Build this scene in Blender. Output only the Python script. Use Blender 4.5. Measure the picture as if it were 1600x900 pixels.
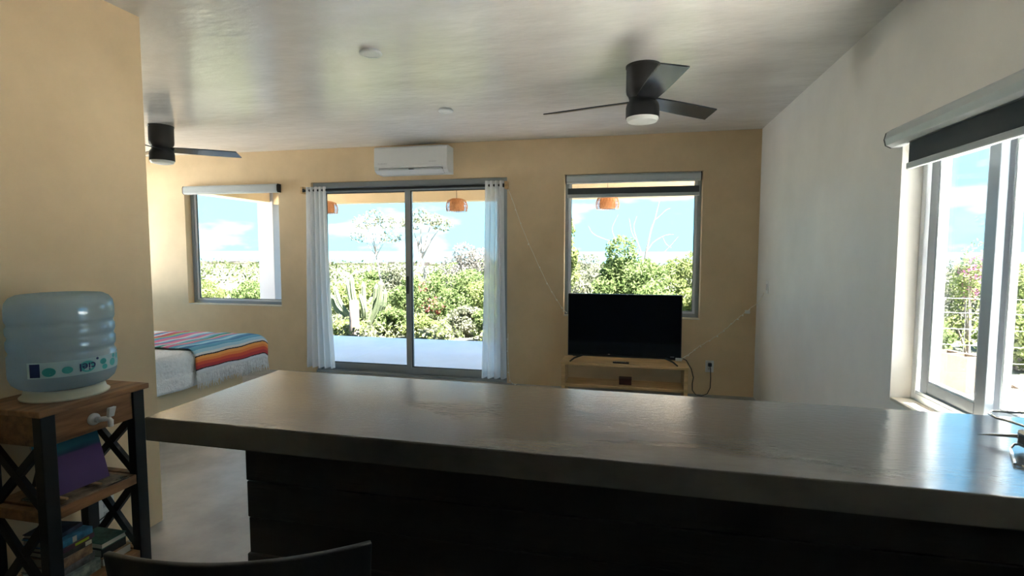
import bpy, math, random
import numpy as np
from mathutils import Vector, Matrix

for o in list(bpy.data.objects):
    bpy.data.objects.remove(o)
S = bpy.context.scene
C = S.collection
PI = math.pi
R = math.radians

# ------------------------------------------------------------------ dimensions of the room (metres, camera at x=y=0)
H = 2.6            # ceiling height
YB = 5.486         # inner face of the back (patio) wall
XR = 1.223         # inner face of the right wall
XL = -2.407        # face of the kitchen partition wall
YL = 2.242         # end of the partition
XBED = -6.5        # bedroom left wall
YK = -2.6          # kitchen rear wall
TW = 0.2           # wall thickness

# ------------------------------------------------------------------ camera
cam_d = bpy.data.cameras.new('camera')
cam_d.sensor_width = 36.0
cam_d.lens = 820.06 / 1600 * 36.0
cam_d.clip_start = 0.02
cam_d.clip_end = 60000
cam = bpy.data.objects.new('camera', cam_d)
C.objects.link(cam)
yaw, pitch, roll = 0.2183, 0.0708, 0.0014
fwd = Vector((-math.sin(yaw) * math.cos(pitch), math.cos(yaw) * math.cos(pitch), -math.sin(pitch)))
rgt = Vector((math.cos(yaw), math.sin(yaw), 0))
up = rgt.cross(fwd)
r2 = rgt * math.cos(roll) + up * math.sin(roll)
u2 = -rgt * math.sin(roll) + up * math.cos(roll)
M = Matrix(((r2.x, u2.x, -fwd.x, 0), (r2.y, u2.y, -fwd.y, 0), (r2.z, u2.z, -fwd.z, 1.439), (0, 0, 0, 1)))
cam.matrix_world = M
S.camera = cam

# ------------------------------------------------------------------ colour management
S.view_settings.view_transform = 'Standard'
S.view_settings.look = 'None'
S.view_settings.gamma = 1.0
S.view_settings.use_curve_mapping = False
S.view_settings.exposure = 1.68

# ------------------------------------------------------------------ world: tropical midday sky with low cumulus
SKY = 1.0
w = bpy.data.worlds.new('world')
S.world = w
w.use_nodes = True
nt = w.node_tree
nt.nodes.clear()
N = lambda t, **k: nt.nodes.new(t)
out = N('ShaderNodeOutputWorld')
bg = N('ShaderNodeBackground')
bg.inputs['Strength'].default_value = SKY
tc = N('ShaderNodeTexCoord')
sep = N('ShaderNodeSeparateXYZ')
nt.links.new(tc.outputs['Generated'], sep.inputs[0])
ramp = N('ShaderNodeValToRGB')
ramp.color_ramp.elements[0].position = 0.0
ramp.color_ramp.elements[0].color = (0.24, .64, .90, 1)
ramp.color_ramp.elements[1].position = 1.0
ramp.color_ramp.elements[1].color = (0.24, .56, 1.05, 1)
e = ramp.color_ramp.elements.new(0.35)
e.color = (0.235, .62, 1.0, 1)
nt.links.new(sep.outputs['Z'], ramp.inputs[0])
mp = N('ShaderNodeMapping')
mp.inputs['Scale'].default_value = (1.0, 1.0, 3.2)
nt.links.new(tc.outputs['Generated'], mp.inputs[0])
nz = N('ShaderNodeTexNoise')
nz.inputs['Scale'].default_value = 4.3
nz.inputs['Detail'].default_value = 6.0
nt.links.new(mp.outputs[0], nz.inputs['Vector'])
cr = N('ShaderNodeValToRGB')
cr.color_ramp.elements[0].position = 0.50
cr.color_ramp.elements[0].color = (0, 0, 0, 1)
cr.color_ramp.elements[1].position = 0.68
cr.color_ramp.elements[1].color = (1, 1, 1, 1)
nt.links.new(nz.outputs['Fac'], cr.inputs[0])
mx = N('ShaderNodeMixRGB')
mx.inputs['Color2'].default_value = (.85, .95, 1.05, 1)
nt.links.new(cr.outputs[0], mx.inputs['Fac'])
nt.links.new(ramp.outputs[0], mx.inputs['Color1'])
nt.links.new(mx.outputs[0], bg.inputs['Color'])
nt.links.new(bg.outputs[0], out.inputs[0])

# ------------------------------------------------------------------ sun: high, over the right-hand side of the house
sun_d = bpy.data.lights.new('sun', 'SUN')
sun_d.energy = 38.0
sun_d.angle = R(0.6)
sun_d.color = (1.0, 0.965, 0.91)
sun = bpy.data.objects.new('sun', sun_d)
C.objects.link(sun)
sdir = Vector((0.36, -0.14, 0.92)).normalized()
sun.rotation_euler = sdir.to_track_quat('Z', 'Y').to_euler()

# ------------------------------------------------------------------ daylight of the bedroom side window, left of the picture
# (the photograph shows its soft bluish patch on the back wall beside the bed window)
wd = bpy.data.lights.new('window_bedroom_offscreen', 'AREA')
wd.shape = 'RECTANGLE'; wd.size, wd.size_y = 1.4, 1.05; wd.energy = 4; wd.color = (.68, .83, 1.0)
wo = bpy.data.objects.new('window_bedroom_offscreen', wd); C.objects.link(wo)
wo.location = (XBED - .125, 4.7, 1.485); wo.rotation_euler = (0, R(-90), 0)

# ================================================================== helpers
class MB:
    def __init__(s):
        s.v = []; s.f = []
    def quad(s, a, b, c, d):
        n = len(s.v); s.v += [a, b, c, d]; s.f.append((n, n + 1, n + 2, n + 3)); return s
    def poly(s, pts):
        n = len(s.v); s.v += list(pts); s.f.append(tuple(range(n, n + len(pts)))); return s
    def box(s, x0, x1, y0, y1, z0, z1):
        n = len(s.v)
        s.v += [(x0, y0, z0), (x1, y0, z0), (x1, y1, z0), (x0, y1, z0), (x0, y0, z1), (x1, y0, z1), (x1, y1, z1), (x0, y1, z1)]
        for q in ((0, 3, 2, 1), (4, 5, 6, 7), (0, 1, 5, 4), (1, 2, 6, 5), (2, 3, 7, 6), (3, 0, 4, 7)):
            s.f.append(tuple(n + i for i in q))
        return s
    def bar(s, a, b, w, t, upv=(0, 0, 1)):
        a = Vector(a); b = Vector(b); d = (b - a).normalized()
        side = d.cross(Vector(upv)).normalized(); u = side.cross(d).normalized()
        n = len(s.v)
        for p in (a, b):
            for (i, j) in ((-1, -1), (1, -1), (1, 1), (-1, 1)):
                s.v.append(tuple(p + side * (w / 2 * i) + u * (t / 2 * j)))
        for q in ((0, 1, 2, 3), (7, 6, 5, 4), (0, 4, 5, 1), (1, 5, 6, 2), (2, 6, 7, 3), (3, 7, 4, 0)):
            s.f.append(tuple(n + i for i in q))
        return s
    def prism(s, poly, off):
        n = len(s.v); k = len(poly); off = Vector(off)
        s.v += [tuple(p) for p in poly] + [tuple(Vector(p) + off) for p in poly]
        s.f.append(tuple(n + k - 1 - i for i in range(k)))
        s.f.append(tuple(n + k + i for i in range(k)))
        for i in range(k):
            j = (i + 1) % k
            s.f.append((n + i, n + j, n + k + j, n + k + i))
        return s
    def tube(s, pts, r, seg=8, cap=True):
        pts = [Vector(p) for p in pts]; n0 = len(s.v); m = len(pts)
        rr = r if isinstance(r, (list, tuple)) else [r] * m
        prev = None
        for i, p in enumerate(pts):
            d = (pts[min(i + 1, m - 1)] - pts[max(i - 1, 0)]).normalized()
            if prev is None:
                a = d.cross(Vector((0, 0, 1)))
                if a.length < 1e-3: a = d.cross(Vector((1, 0, 0)))
            else:
                a = prev - d * prev.dot(d)
            a.normalize(); prev = a; b = d.cross(a)
            for k in range(seg):
                t = 2 * PI * k / seg
                s.v.append(tuple(p + (a * math.cos(t) + b * math.sin(t)) * rr[i]))
        for i in range(m - 1):
            for k in range(seg):
                k2 = (k + 1) % seg
                s.f.append((n0 + i * seg + k, n0 + i * seg + k2, n0 + (i + 1) * seg + k2, n0 + (i + 1) * seg + k))
        if cap:
            s.f.append(tuple(n0 + seg - 1 - k for k in range(seg)))
            s.f.append(tuple(n0 + (m - 1) * seg + k for k in range(seg)))
        return s
    def lathe(s, prof, cx=0, cy=0, cz=0, seg=32, cap=True):
        n0 = len(s.v); m = len(prof)
        for (r, z) in prof:
            for k in range(seg):
                t = 2 * PI * k / seg
                s.v.append((cx + r * math.cos(t), cy + r * math.sin(t), cz + z))
        for i in range(m - 1):
            for k in range(seg):
                k2 = (k + 1) % seg
                s.f.append((n0 + i * seg + k, n0 + i * seg + k2, n0 + (i + 1) * seg + k2, n0 + (i + 1) * seg + k))
        if cap:
            s.f.append(tuple(n0 + seg - 1 - k for k in range(seg)))
            s.f.append(tuple(n0 + (m - 1) * seg + k for k in range(seg)))
        return s
    def grid(s, fn, nu, nv):
        n0 = len(s.v)
        for i in range(nu + 1):
            for j in range(nv + 1):
                s.v.append(tuple(fn(i / nu, j / nv)))
        for i in range(nu):
            for j in range(nv):
                a = n0 + i * (nv + 1) + j
                s.f.append((a, a + nv + 1, a + nv + 2, a + 1))
        return s
    def sphere(s, c, r, seg=8, rings=5):
        prof = [(r * math.sin(PI * i / rings), -r * math.cos(PI * i / rings)) for i in range(rings + 1)]
        prof[0] = (r * .02, -r); prof[-1] = (r * .02, r)
        return s.lathe(prof, *c, seg=seg)
    def build(s, name, m, parent=None, smooth=False, bevel=0, world=False, thick=0, seg=2):
        me = bpy.data.meshes.new(name)
        vv = s.v
        if parent is not None and world:
            l = parent.location
            vv = [(a - l.x, b - l.y, c - l.z) for a, b, c in vv]
        me.from_pydata(vv, [], s.f)
        me.update()
        me.materials.append(m)
        if smooth:
            me.polygons.foreach_set('use_smooth', [True] * len(me.polygons))
        o = bpy.data.objects.new(name, me)
        C.objects.link(o)
        if parent is not None: o.parent = parent
        if thick:
            md = o.modifiers.new('solid', 'SOLIDIFY'); md.thickness = thick; md.offset = 0
        if bevel:
            md = o.modifiers.new('bevel', 'BEVEL'); md.width = bevel; md.segments = seg; md.limit_method = 'ANGLE'; md.angle_limit = R(40)
        if smooth and not bevel:
            try: me.set_sharp_from_angle(angle=R(45))
            except Exception: pass
        return o

def tag(o, label, cat, group=None):
    o['label'] = label; o['category'] = cat
    if group: o['group'] = group
    return o
def struct(o, label=None):
    o['kind'] = 'structure'
    if label: o['label'] = label
    return o
def thing(name, label, cat, loc=(0, 0, 0), rotz=0, group=None):
    o = bpy.data.objects.new(name, None); C.objects.link(o)
    o.empty_display_size = .1
    o.location = loc; o.rotation_euler = (0, 0, rotz)
    if label: tag(o, label, cat, group)
    return o
def dup(root, loc, rotz, label, group=None):
    r = root.copy(); C.objects.link(r); r.location = loc; r.rotation_euler = (0, 0, rotz)
    r['label'] = label
    if group: r['group'] = group
    for ch in [c for c in bpy.data.objects if c.parent == root]:
        c = ch.copy(); C.objects.link(c); c.parent = r
        for g in [k for k in bpy.data.objects if k.parent == ch]:
            d = g.copy(); C.objects.link(d); d.parent = c
    return r

# ------------------------------------------------------------------ materials
def mat(name, col, rough=.6, var=0.0, scale=6.0, bump=0.0, bscale=40.0, metal=0.0, spec=.5, stretch=(1, 1, 1), col2=None, detail=5.0, sheen=0.0, rvar=0.0, bdetail=6.0):
    m = bpy.data.materials.new(name); m.use_nodes = True
    t = m.node_tree; b = t.nodes['Principled BSDF']
    b.inputs['Base Color'].default_value = (*col, 1)
    b.inputs['Roughness'].default_value = rough
    b.inputs['Metallic'].default_value = metal
    b.inputs['Specular IOR Level'].default_value = spec
    if sheen: b.inputs['Sheen Weight'].default_value = sheen
    if var or bump or col2 or rvar:
        tc = t.nodes.new('ShaderNodeTexCoord'); mp = t.nodes.new('ShaderNodeMapping')
        mp.inputs['Scale'].default_value = stretch
        t.links.new(tc.outputs['Object'], mp.inputs[0])
        if var or col2:
            n = t.nodes.new('ShaderNodeTexNoise'); n.inputs['Scale'].default_value = scale; n.inputs['Detail'].default_value = detail
            n.inputs['Roughness'].default_value = .6
            t.links.new(mp.outputs[0], n.inputs['Vector'])
            r = t.nodes.new('ShaderNodeValToRGB')
            a = tuple(max(0, c * (1 - var)) for c in col); bb = tuple(c * (1 + var) for c in (col2 or col))
            r.color_ramp.elements[0].position = .32; r.color_ramp.elements[0].color = (*a, 1)
            r.color_ramp.elements[1].position = .68; r.color_ramp.elements[1].color = (*bb, 1)
            t.links.new(n.outputs['Fac'], r.inputs[0]); t.links.new(r.outputs[0], b.inputs['Base Color'])
            if rvar:
                mr = t.nodes.new('ShaderNodeMapRange')
                mr.inputs['From Min'].default_value = .3; mr.inputs['From Max'].default_value = .7
                mr.inputs['To Min'].default_value = rough + rvar; mr.inputs['To Max'].default_value = max(.03, rough - rvar)
                t.links.new(n.outputs['Fac'], mr.inputs[0]); t.links.new(mr.outputs[0], b.inputs['Roughness'])
        if bump:
            n2 = t.nodes.new('ShaderNodeTexNoise'); n2.inputs['Scale'].default_value = bscale; n2.inputs['Detail'].default_value = bdetail
            t.links.new(mp.outputs[0], n2.inputs['Vector'])
            bp = t.nodes.new('ShaderNodeBump'); bp.inputs['Strength'].default_value = bump; bp.inputs['Distance'].default_value = .02
            t.links.new(n2.outputs['Fac'], bp.inputs['Height']); t.links.new(bp.outputs[0], b.inputs['Normal'])
    return m

def glass_mat():
    m = bpy.data.materials.new('window_glass'); m.use_nodes = True
    t = m.node_tree; t.nodes.clear()
    o = t.nodes.new('ShaderNodeOutputMaterial'); mix = t.nodes.new('ShaderNodeMixShader')
    tr = t.nodes.new('ShaderNodeBsdfTransparent'); gl = t.nodes.new('ShaderNodeBsdfGlossy'); fr = t.nodes.new('ShaderNodeMath')
    tr.inputs[0].default_value = (.97, .985, .98, 1); gl.inputs['Roughness'].default_value = .01; lw = t.nodes.new('ShaderNodeLayerWeight'); lw.inputs[0].default_value = .5; pw = t.nodes.new('ShaderNodeMath'); pw.operation = 'POWER'; pw.inputs[1].default_value = 4.0; t.links.new(lw.outputs['Facing'], pw.inputs[0]); fr.operation = 'MULTIPLY_ADD'; fr.inputs[1].default_value = .7; fr.inputs[2].default_value = .014; t.links.new(pw.outputs[0], fr.inputs[0])
    t.links.new(fr.outputs[0], mix.inputs[0]); t.links.new(tr.outputs[0], mix.inputs[1]); t.links.new(gl.outputs[0], mix.inputs[2])
    t.links.new(mix.outputs[0], o.inputs[0])
    return m
def mix_mat(name, parts):
    """layered shader: parts = [(kind, colour, roughness, weight)]"""
    m = bpy.data.materials.new(name); m.use_nodes = True
    t = m.node_tree; t.nodes.clear()
    o = t.nodes.new('ShaderNodeOutputMaterial'); cur = None; tot = 0
    for kind, col, rough, wt in parts:
        n = t.nodes.new({'d': 'ShaderNodeBsdfDiffuse', 't': 'ShaderNodeBsdfTransparent', 'l': 'ShaderNodeBsdfTranslucent', 'g': 'ShaderNodeBsdfGlossy'}[kind])
        n.inputs[0].default_value = (*col, 1)
        if kind == 'g': n.inputs['Roughness'].default_value = rough
        tot += wt
        if cur is None: cur = n.outputs[0]
        else:
            x = t.nodes.new('ShaderNodeMixShader'); x.inputs[0].default_value = wt / tot
            t.links.new(cur, x.inputs[1]); t.links.new(n.outputs[0], x.inputs[2]); cur = x.outputs[0]
    t.links.new(cur, o.inputs[0])
    return m

TAN = mat('tan_plaster', (.71, .535, .32), .6, .06, 1.6, .10, 9, col2=(.75, .575, .355))
CREAM = mat('cream_plaster', (.82, .80, .755), .55, .06, 1.4, .10, 8)
CEIL = mat('polished_cement_ceiling', (.82, .79, .75), .20, .05, 2.4, .20, 9, stretch=(.8, 1.6, 1), col2=(.86, .835, .80), detail=5, bdetail=4, spec=.6)
FLOOR = mat('polished_concrete_floor', (.28, .265, .245), .36, .16, 1.8, .06, 12, col2=(.38, .36, .335), rvar=.08)
COUNTER = mat('polished_concrete_counter', (.080, .073, .066), .18, .18, 2.6, .06, 60, col2=(.155, .146, .135), stretch=(.6, 1.3, 1), rvar=.07)
COUNTER.node_tree.nodes['Principled BSDF'].inputs['Coat Weight'].default_value = .7
COUNTER.node_tree.nodes['Principled BSDF'].inputs['Coat Roughness'].default_value = .16
DARKBASE = mat('dark_stained_board', (.022, .019, .018), .7, .25, 5, .15, 30, stretch=(.3, 1, 3))
ALU = mat('anodised_aluminium', (.32, .355, .39), .38, metal=.35)
ALU_D = mat('dark_gasket', (.05, .055, .06), .6)
ALU_L = mat('pale_aluminium_bead', (.75, .78, .8), .4)
GLASS = glass_mat()
SILL = mat('pale_reveal_plaster', (.68, .62, .52), .6, .05, 3, .08, 15)
WHITEP = mat('white_plastic', (.78, .79, .78), .35)
WHITEG = mat('grey_white_plastic', (.62, .63, .63), .4)
BLACKP = mat('black_plastic', (.012, .012, .014), .42)
BLACKM = mat('matt_black_metal', (.010, .010, .011), .5)
BLADE = mat('charcoal_fan_blade', (.035, .04, .048), .24, spec=.6)
DIFF = mat('opal_diffuser', (.82, .82, .80), .4)
CASS = mat('silver_blind_cassette', (.50, .54, .55), .4, metal=.15)
BANDD = mat('charcoal_blind_fabric', (.055, .066, .075), .8, bump=.1, bscale=300)
PINE = mat('light_pine', (.62, .40, .19), .5, .16, 5, .05, 30, stretch=(.8, 6, 6), col2=(.70, .47, .24))
OAK = mat('stained_oak', (.23, .105, .040), .5, .28, 6, .06, 40, stretch=(5, .7, 5), col2=(.33, .165, .07))
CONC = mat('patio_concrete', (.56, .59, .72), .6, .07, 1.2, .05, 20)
PTAN = mat('patio_stucco', (.60, .445, .265), .7, .06, 2, .08, 20)
PGREY = mat('grey_stucco', (.36, .35, .36), .7, .05, 2, .08, 20)
SCREEN = mat('glossy_black_screen', (.004, .005, .008), .06, spec=.5)
STEEL = mat('chrome', (.75, .76, .78), .12, metal=1.0)
RATTAN = mat('woven_rattan', (.55, .24, .09), .6, .2, 30)
SHEER = mix_mat('sheer_white_voile', [('d', (.90, .91, .93), 0, .42), ('l', (.90, .91, .93), 0, .44), ('t', (1, 1, 1), 0, .14)])
JUG = mix_mat('blue_tinted_jug_plastic', [('d', (.56, .67, .75), 0, .26), ('l', (.5, .64, .76), 0, .20), ('t', (.76, .87, .94), 0, .52), ('g', (.8, .9, 1), .12, .10)])

# ================================================================== the room shell
def wall(name, axis, pos, thick, u0, u1, v0, v1, holes, m):
    """slab perpendicular to axis (0: x, 1: y); holes = [(u0,u1,v0,v1)] cut clean through"""
    us = sorted({u0, u1, *[h[0] for h in holes], *[h[1] for h in holes]})
    vs = sorted({v0, v1, *[h[2] for h in holes], *[h[3] for h in holes]})
    def P(d, u, v): return (d, u, v) if axis == 0 else (u, d, v)
    def solid(i, j):
        if i < 0 or j < 0 or i >= len(us) - 1 or j >= len(vs) - 1: return False
        a = (us[i] + us[i + 1]) / 2; b = (vs[j] + vs[j + 1]) / 2
        return not any(h[0] < a < h[1] and h[2] < b < h[3] for h in holes)
    mb = MB(); p0, p1 = pos, pos + thick
    for i in range(len(us) - 1):
        for j in range(len(vs) - 1):
            if not solid(i, j): continue
            a, b, c, d = us[i], us[i + 1], vs[j], vs[j + 1]
            for p in (p0, p1): mb.quad(P(p, a, c), P(p, b, c), P(p, b, d), P(p, a, d))
            if not solid(i - 1, j): mb.quad(P(p0, a, c), P(p1, a, c), P(p1, a, d), P(p0, a, d))
            if not solid(i + 1, j): mb.quad(P(p0, b, c), P(p1, b, c), P(p1, b, d), P(p0, b, d))
            if not solid(i, j - 1): mb.quad(P(p0, a, c), P(p1, a, c), P(p1, b, c), P(p0, b, c))
            if not solid(i, j + 1): mb.quad(P(p0, a, d), P(p1, a, d), P(p1, b, d), P(p0, b, d))
    o = mb.build(name, m)
    md = o.modifiers.new('weld', 'WELD'); md.merge_threshold = .0005
    return struct(o)

W1 = (-5.345, -4.03, .77, 2.222)
D1 = (-3.60, -1.272, 0.0, 2.22)
W3 = (-.661, .70, .752, 2.225)
W4 = (1.42, 2.785, .735, 1.945)
WB = (4.15, 5.25, .77, 2.2)     # bedroom side window, out of frame
struct(MB().box(XBED - TW, XR + TW, YK - TW, YB + TW, -.15, 0).build('floor', FLOOR))
struct(MB().box(XBED - TW - .3, XR + TW + .55, YK - TW - .3, YB + TW, H, H + .22).build('ceiling', CEIL))
wall('wall_back', 1, YB, TW, XBED - TW, XR + TW, 0, H, [W1, D1, W3], TAN)
wall('wall_right', 0, XR, TW, YK, YB, 0, H, [W4], CREAM)
wall('wall_left', 0, XL - TW, TW, YK, YL, 0, H, [], TAN)
wall('wall_bedroom', 1, YL - TW, TW, XBED - TW, XL - TW, 0, H, [], TAN)
wall('wall_bedside', 0, XBED - TW, TW, YL, YB, 0, H, [WB], TAN)
wall('wall_rear', 1, YK - TW, TW, XL - TW, XR + TW, 0, H, [], CREAM)

# ------------------------------------------------------------------ windows and sliding door
def frame_y(mb, x0, x1, z0, z1, y0, y1, wd):
    mb.box(x0, x0 + wd, y0, y1, z0, z1); mb.box(x1 - wd, x1, y0, y1, z0, z1)
    mb.box(x0 + wd, x1 - wd, y0, y1, z0, z0 + wd); mb.box(x0 + wd, x1 - wd, y0, y1, z1 - wd, z1)
    return mb
def frame_x(mb, y0, y1, z0, z1, x0, x1, wd):
    mb.box(x0, x1, y0, y0 + wd, z0, z1); mb.box(x0, x1, y1 - wd, y1, z0, z1)
    mb.box(x0, x1, y0 + wd, y1 - wd, z0, z0 + wd); mb.box(x0, x1, y0 + wd, y1 - wd, z1 - wd, z1)
    return mb
def fixed_window(name, hole, label):
    x0, x1, z0, z1 = hole
    r = thing(name, None, None, ((x0 + x1) / 2, YB + .1, z0)); struct(r, label)
    frame_y(MB(), x0 + .002, x1 - .002, z0 + .012, z1, YB + .085, YB + .165, .035).build('window_frame', ALU, r, world=True, bevel=.003)
    frame_y(MB(), x0 + .037, x1 - .037, z0 + .047, z1 - .035, YB + .105, YB + .145, .022).build('glazing_bead', ALU_L, r, world=True, bevel=.002)
    frame_y(MB(), x0 + .059, x1 - .059, z0 + .069, z1 - .057, YB + .118, YB + .132, .006).build('gasket', ALU_D, r, world=True)
    MB().box(x0 + .06, x1 - .06, YB + .122, YB + .127, z0 + .07, z1 - .058).build('pane', GLASS, r, world=True)
    MB().box(x0 + .001, x1 - .001, YB + .0, YB + .19, z0, z0 + .012).build('window_sill', SILL, r, world=True, bevel=.003)
    return r
fixed_window('window_1', W1, 'fixed aluminium window over the bed')
fixed_window('window_3', W3, 'fixed aluminium window behind the television')

r = thing('door_1', None, None, (-2.435, YB + .1, 0)); struct(r, 'aluminium sliding glass patio door')
x0, x1, z0, z1 = D1
m = MB(); m.box(x0, x0 + .05, YB + .04, YB + .16, 0.02, z1); m.box(x1 - .05, x1, YB + .04, YB + .16, 0.02, z1)
m.box(x0 + .05, x1 - .05, YB + .04, YB + .16, z1 - .055, z1); m.build('door_frame', ALU, r, world=True, bevel=.003)
m = MB(); m.box(x0, x1, YB + .02, YB + .17, .0, .022); m.box(x0, x1, YB + .07, YB + .08, .022, .034); m.box(x0, x1, YB + .12, YB + .13, .022, .034)
m.build('threshold_track', ALU, r, world=True, bevel=.002)
for (a, b, yy) in ((x0 + .05, -2.405, YB + .105), (-2.465, x1 - .05, YB + .055)):
    p = MB(); p.box(a, a + .065, yy, yy + .04, .035, z1 - .055); p.box(b - .065, b, yy, yy + .04, .035, z1 - .055)
    p.box(a + .065, b - .065, yy, yy + .04, .035, .105); p.box(a + .065, b - .065, yy, yy + .04, z1 - .11, z1 - .055)
    po = p.build('door_panel', ALU, r, world=True, bevel=.003)
    q = MB(); frame_y(q, a + .065, b - .065, .105, z1 - .11, yy + .012, yy + .028, .010).build('glazing_bead', ALU_D, r, world=True)
    MB().box(a + .07, b - .07, yy + .018, yy + .023, .11, z1 - .115).build('pane', GLASS, r, world=True)
MB().box(-2.452, -2.424, YB + .032, YB + .056, .95, 1.15).build('pull_handle', ALU_D, r, world=True, bevel=.004)

r = thing('window_2', None, None, (XR + .13, 2.1, W4[2])); struct(r, 'aluminium sliding window beside the bar counter')
y0, y1, z0, z1 = W4
frame_x(MB(), y0 + .002, y1 - .002, z0 + .014, z1, XR + .085, XR + .175, .035).build('window_frame', ALU_L, r, world=True, bevel=.003)
MB().box(XR, XR + .195, y0 + .001, y1 - .001, z0, z0 + .014).build('window_sill', SILL, r, world=True, bevel=.003)
m = MB()
for xx in (XR + .088, XR + .128, XR + .168): m.box(xx, xx + .005, y0 + .037, y1 - .037, z0 + .049, z0 + .062)
m.build('sill_track', ALU_L, r, world=True)
for (a, b, xx) in ((2.285, 2.735, XR + .097), (1.80, 2.335, XR + .137), (1.46, 1.86, XR + .097)):
    p = frame_x(MB(), a, b, z0 + .055, z1 - .037, xx, xx + .03, .062)
    p.build('sash', ALU, r, world=True, bevel=.003)
    frame_x(MB(), a + .062, b - .062, z0 + .117, z1 - .099, xx + .003, xx + .027, .008).build('glazing_bead', ALU_L, r, world=True)
    MB().box(xx + .012, xx + .017, a + .064, b - .064, z0 + .119, z1 - .101).build('pane', GLASS, r, world=True)

r = thing('window_4', None, None, (XBED - .1, 4.7, WB[2])); struct(r, 'side window of the bedroom')
frame_x(MB(), WB[0], WB[1], WB[2], WB[3], XBED - .15, XBED - .06, .03).build('window_frame', ALU, r, world=True)
MB().box(XBED - .105, XBED - .100, WB[0] + .03, WB[1] - .03, WB[2] + .03, WB[3] - .03).build('pane', GLASS, r, world=True)

# ================================================================== bar counter
cl = [(-1.436, 1.290), (1.223, 1.252), (1.223, 1.887), (-1.452, 1.943)]
m = MB(); m.prism([(x, y, .857) for x, y in cl], (0, 0, .073))
tag(m.build('countertop', COUNTER, bevel=.004), 'long polished grey concrete bar countertop with dark edge', 'countertop')
r = thing('bar_base', 'dark board-clad base wall carrying the concrete bar top', 'counter base', (-.04, 1.7, 0))
MB().box(-1.285, 1.222, 1.575, 1.85, 0, .857).build('core', DARKBASE, r, world=True)
rng = random.Random(4)
zz = [0, .098, .231, .364, .497, .63, .763, .857]
for a, b in zip(zz[:-1], zz[1:]):
    j = rng.uniform(-.006, .006); jy = rng.uniform(-.002, .003)
    MB().box(-1.304 + j, 1.2225, 1.552 + jy, 1.575, a + .0015, b - .0015).build('board', DARKBASE, r, world=True, bevel=.004)
    MB().box(-1.304 + j, -1.285, 1.575, 1.85, a + .0015, b - .0015).build('end_board', DARKBASE, r, world=True, bevel=.004)

# chrome gadget at the counter end
r = thing('wire_stand', 'small shiny chrome wire stand with a pointed arm on the countertop', 'utensil', (1.0, 1.55, .93))
m = MB(); m.tube([(1.10, 1.44, .934), (.915, 1.435, .934), (.905, 1.445, .935), (.965, 1.56, .936), (.975, 1.565, .945), (1.10, 1.58, .945)], .0035, 6); m.build('wire_base', STEEL, r, True, world=True)
m = MB(); m.box(.985, 1.06, 1.50, 1.58, .938, .985); m.build('body', STEEL, r, world=True, bevel=.01)
MB().box(.98, 1.0, 1.52, 1.56, .952, .972).build('hinge_slot', BLACKP, r, world=True)
m = MB(); m.tube([(.93, 1.63, .945), (.96, 1.62, .95), (1.0, 1.60, .957), (1.06, 1.56, .962)], [.0008, .004, .006, .006], 8); m.build('pointed_arm', STEEL, r, True, world=True)
m = MB(); m.tube([(1.06, 1.575, .972), (1.02, 1.655, .978), (1.0, 1.68, .98), (.995, 1.70, .985), (1.01, 1.715, .99), (1.07, 1.70, .992), (1.10, 1.68, .992)], .0035, 8); m.build('handle_loop', STEEL, r, True, world=True)

# ================================================================== ceiling fans
def make_fan(name, label, loc, rot):
    t = thing(name, label, 'ceiling fan', loc, 0, None)
    t.rotation_euler[2] = rot
    m = MB(); m.lathe([(.02, 0), (.108, 0), (.108, -.012), (.104, -.014), (.104, -.15), (.100, -.172), (.088, -.188), (.086, -.20), (.02, -.20)], seg=40); m.build('motor_housing', BLACKM, t, True)
    m = MB(); m.lathe([(.02, -.195), (.082, -.195), (.084, -.215), (.098, -.235), (.104, -.26), (.104, -.322), (.02, -.322)], seg=40); lo = m.build('lower_housing', BLACKM, t, True)
    m = MB(); m.lathe([(.02, -.315), (.100, -.315), (.099, -.33), (.090, -.345), (.055, -.353), (.005, -.355)], seg=40); m.build('light_lens', DIFF, t, True)
    for k in range(3):
        a = k * 2 * PI / 3
        ca, sa = math.cos(a), math.sin(a); pt = R(13)
        mb = MB(); n = 10
        topv = []; 
        def section(s):
            rr = .075 + s * .59
            wl = .058 + .012 * math.sin(PI * min(1, s * 1.6) * .5)
            # leading and trailing edge, clipped tip
            lead = -wl; trail = wl
            return rr, lead, trail
        rows = []
        for i in range(n + 1):
            s = i / n
            rr, l, tr = section(s)
            # the tip is cut on a slant
            sl = max(0, (s - .86) / .14) * .045
            row = []
            for (q, dz) in ((l, .004), (tr, .004), (tr, -.004), (l, -.004)):
                rad = rr - (sl if q == l else 0)
                x, y, z = rad, q * math.cos(pt), -.215 - q * math.sin(pt) + dz
                row.append((x * ca - y * sa, x * sa + y * ca, z))
            rows.append(row)
        n0 = 0
        for row in rows: mb.v += row
        for i in range(n):
            for e in range(4):
                e2 = (e + 1) % 4
                mb.f.append((i * 4 + e, i * 4 + e2, (i + 1) * 4 + e2, (i + 1) * 4 + e))
        mb.f.append((0, 3, 2, 1)); mb.f.append((n * 4, n * 4 + 1, n * 4 + 2, n * 4 + 3))
        mb.build('blade', BLADE, t)
    return t
fan = make_fan('ceiling_fan', 'black three-blade ceiling fan with lens light hanging towards the television corner', (.07, 3.49, H), R(43))
dup(fan, (-4.30, 4.18, H), R(38), 'black three-blade ceiling fan above the bed')

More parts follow.
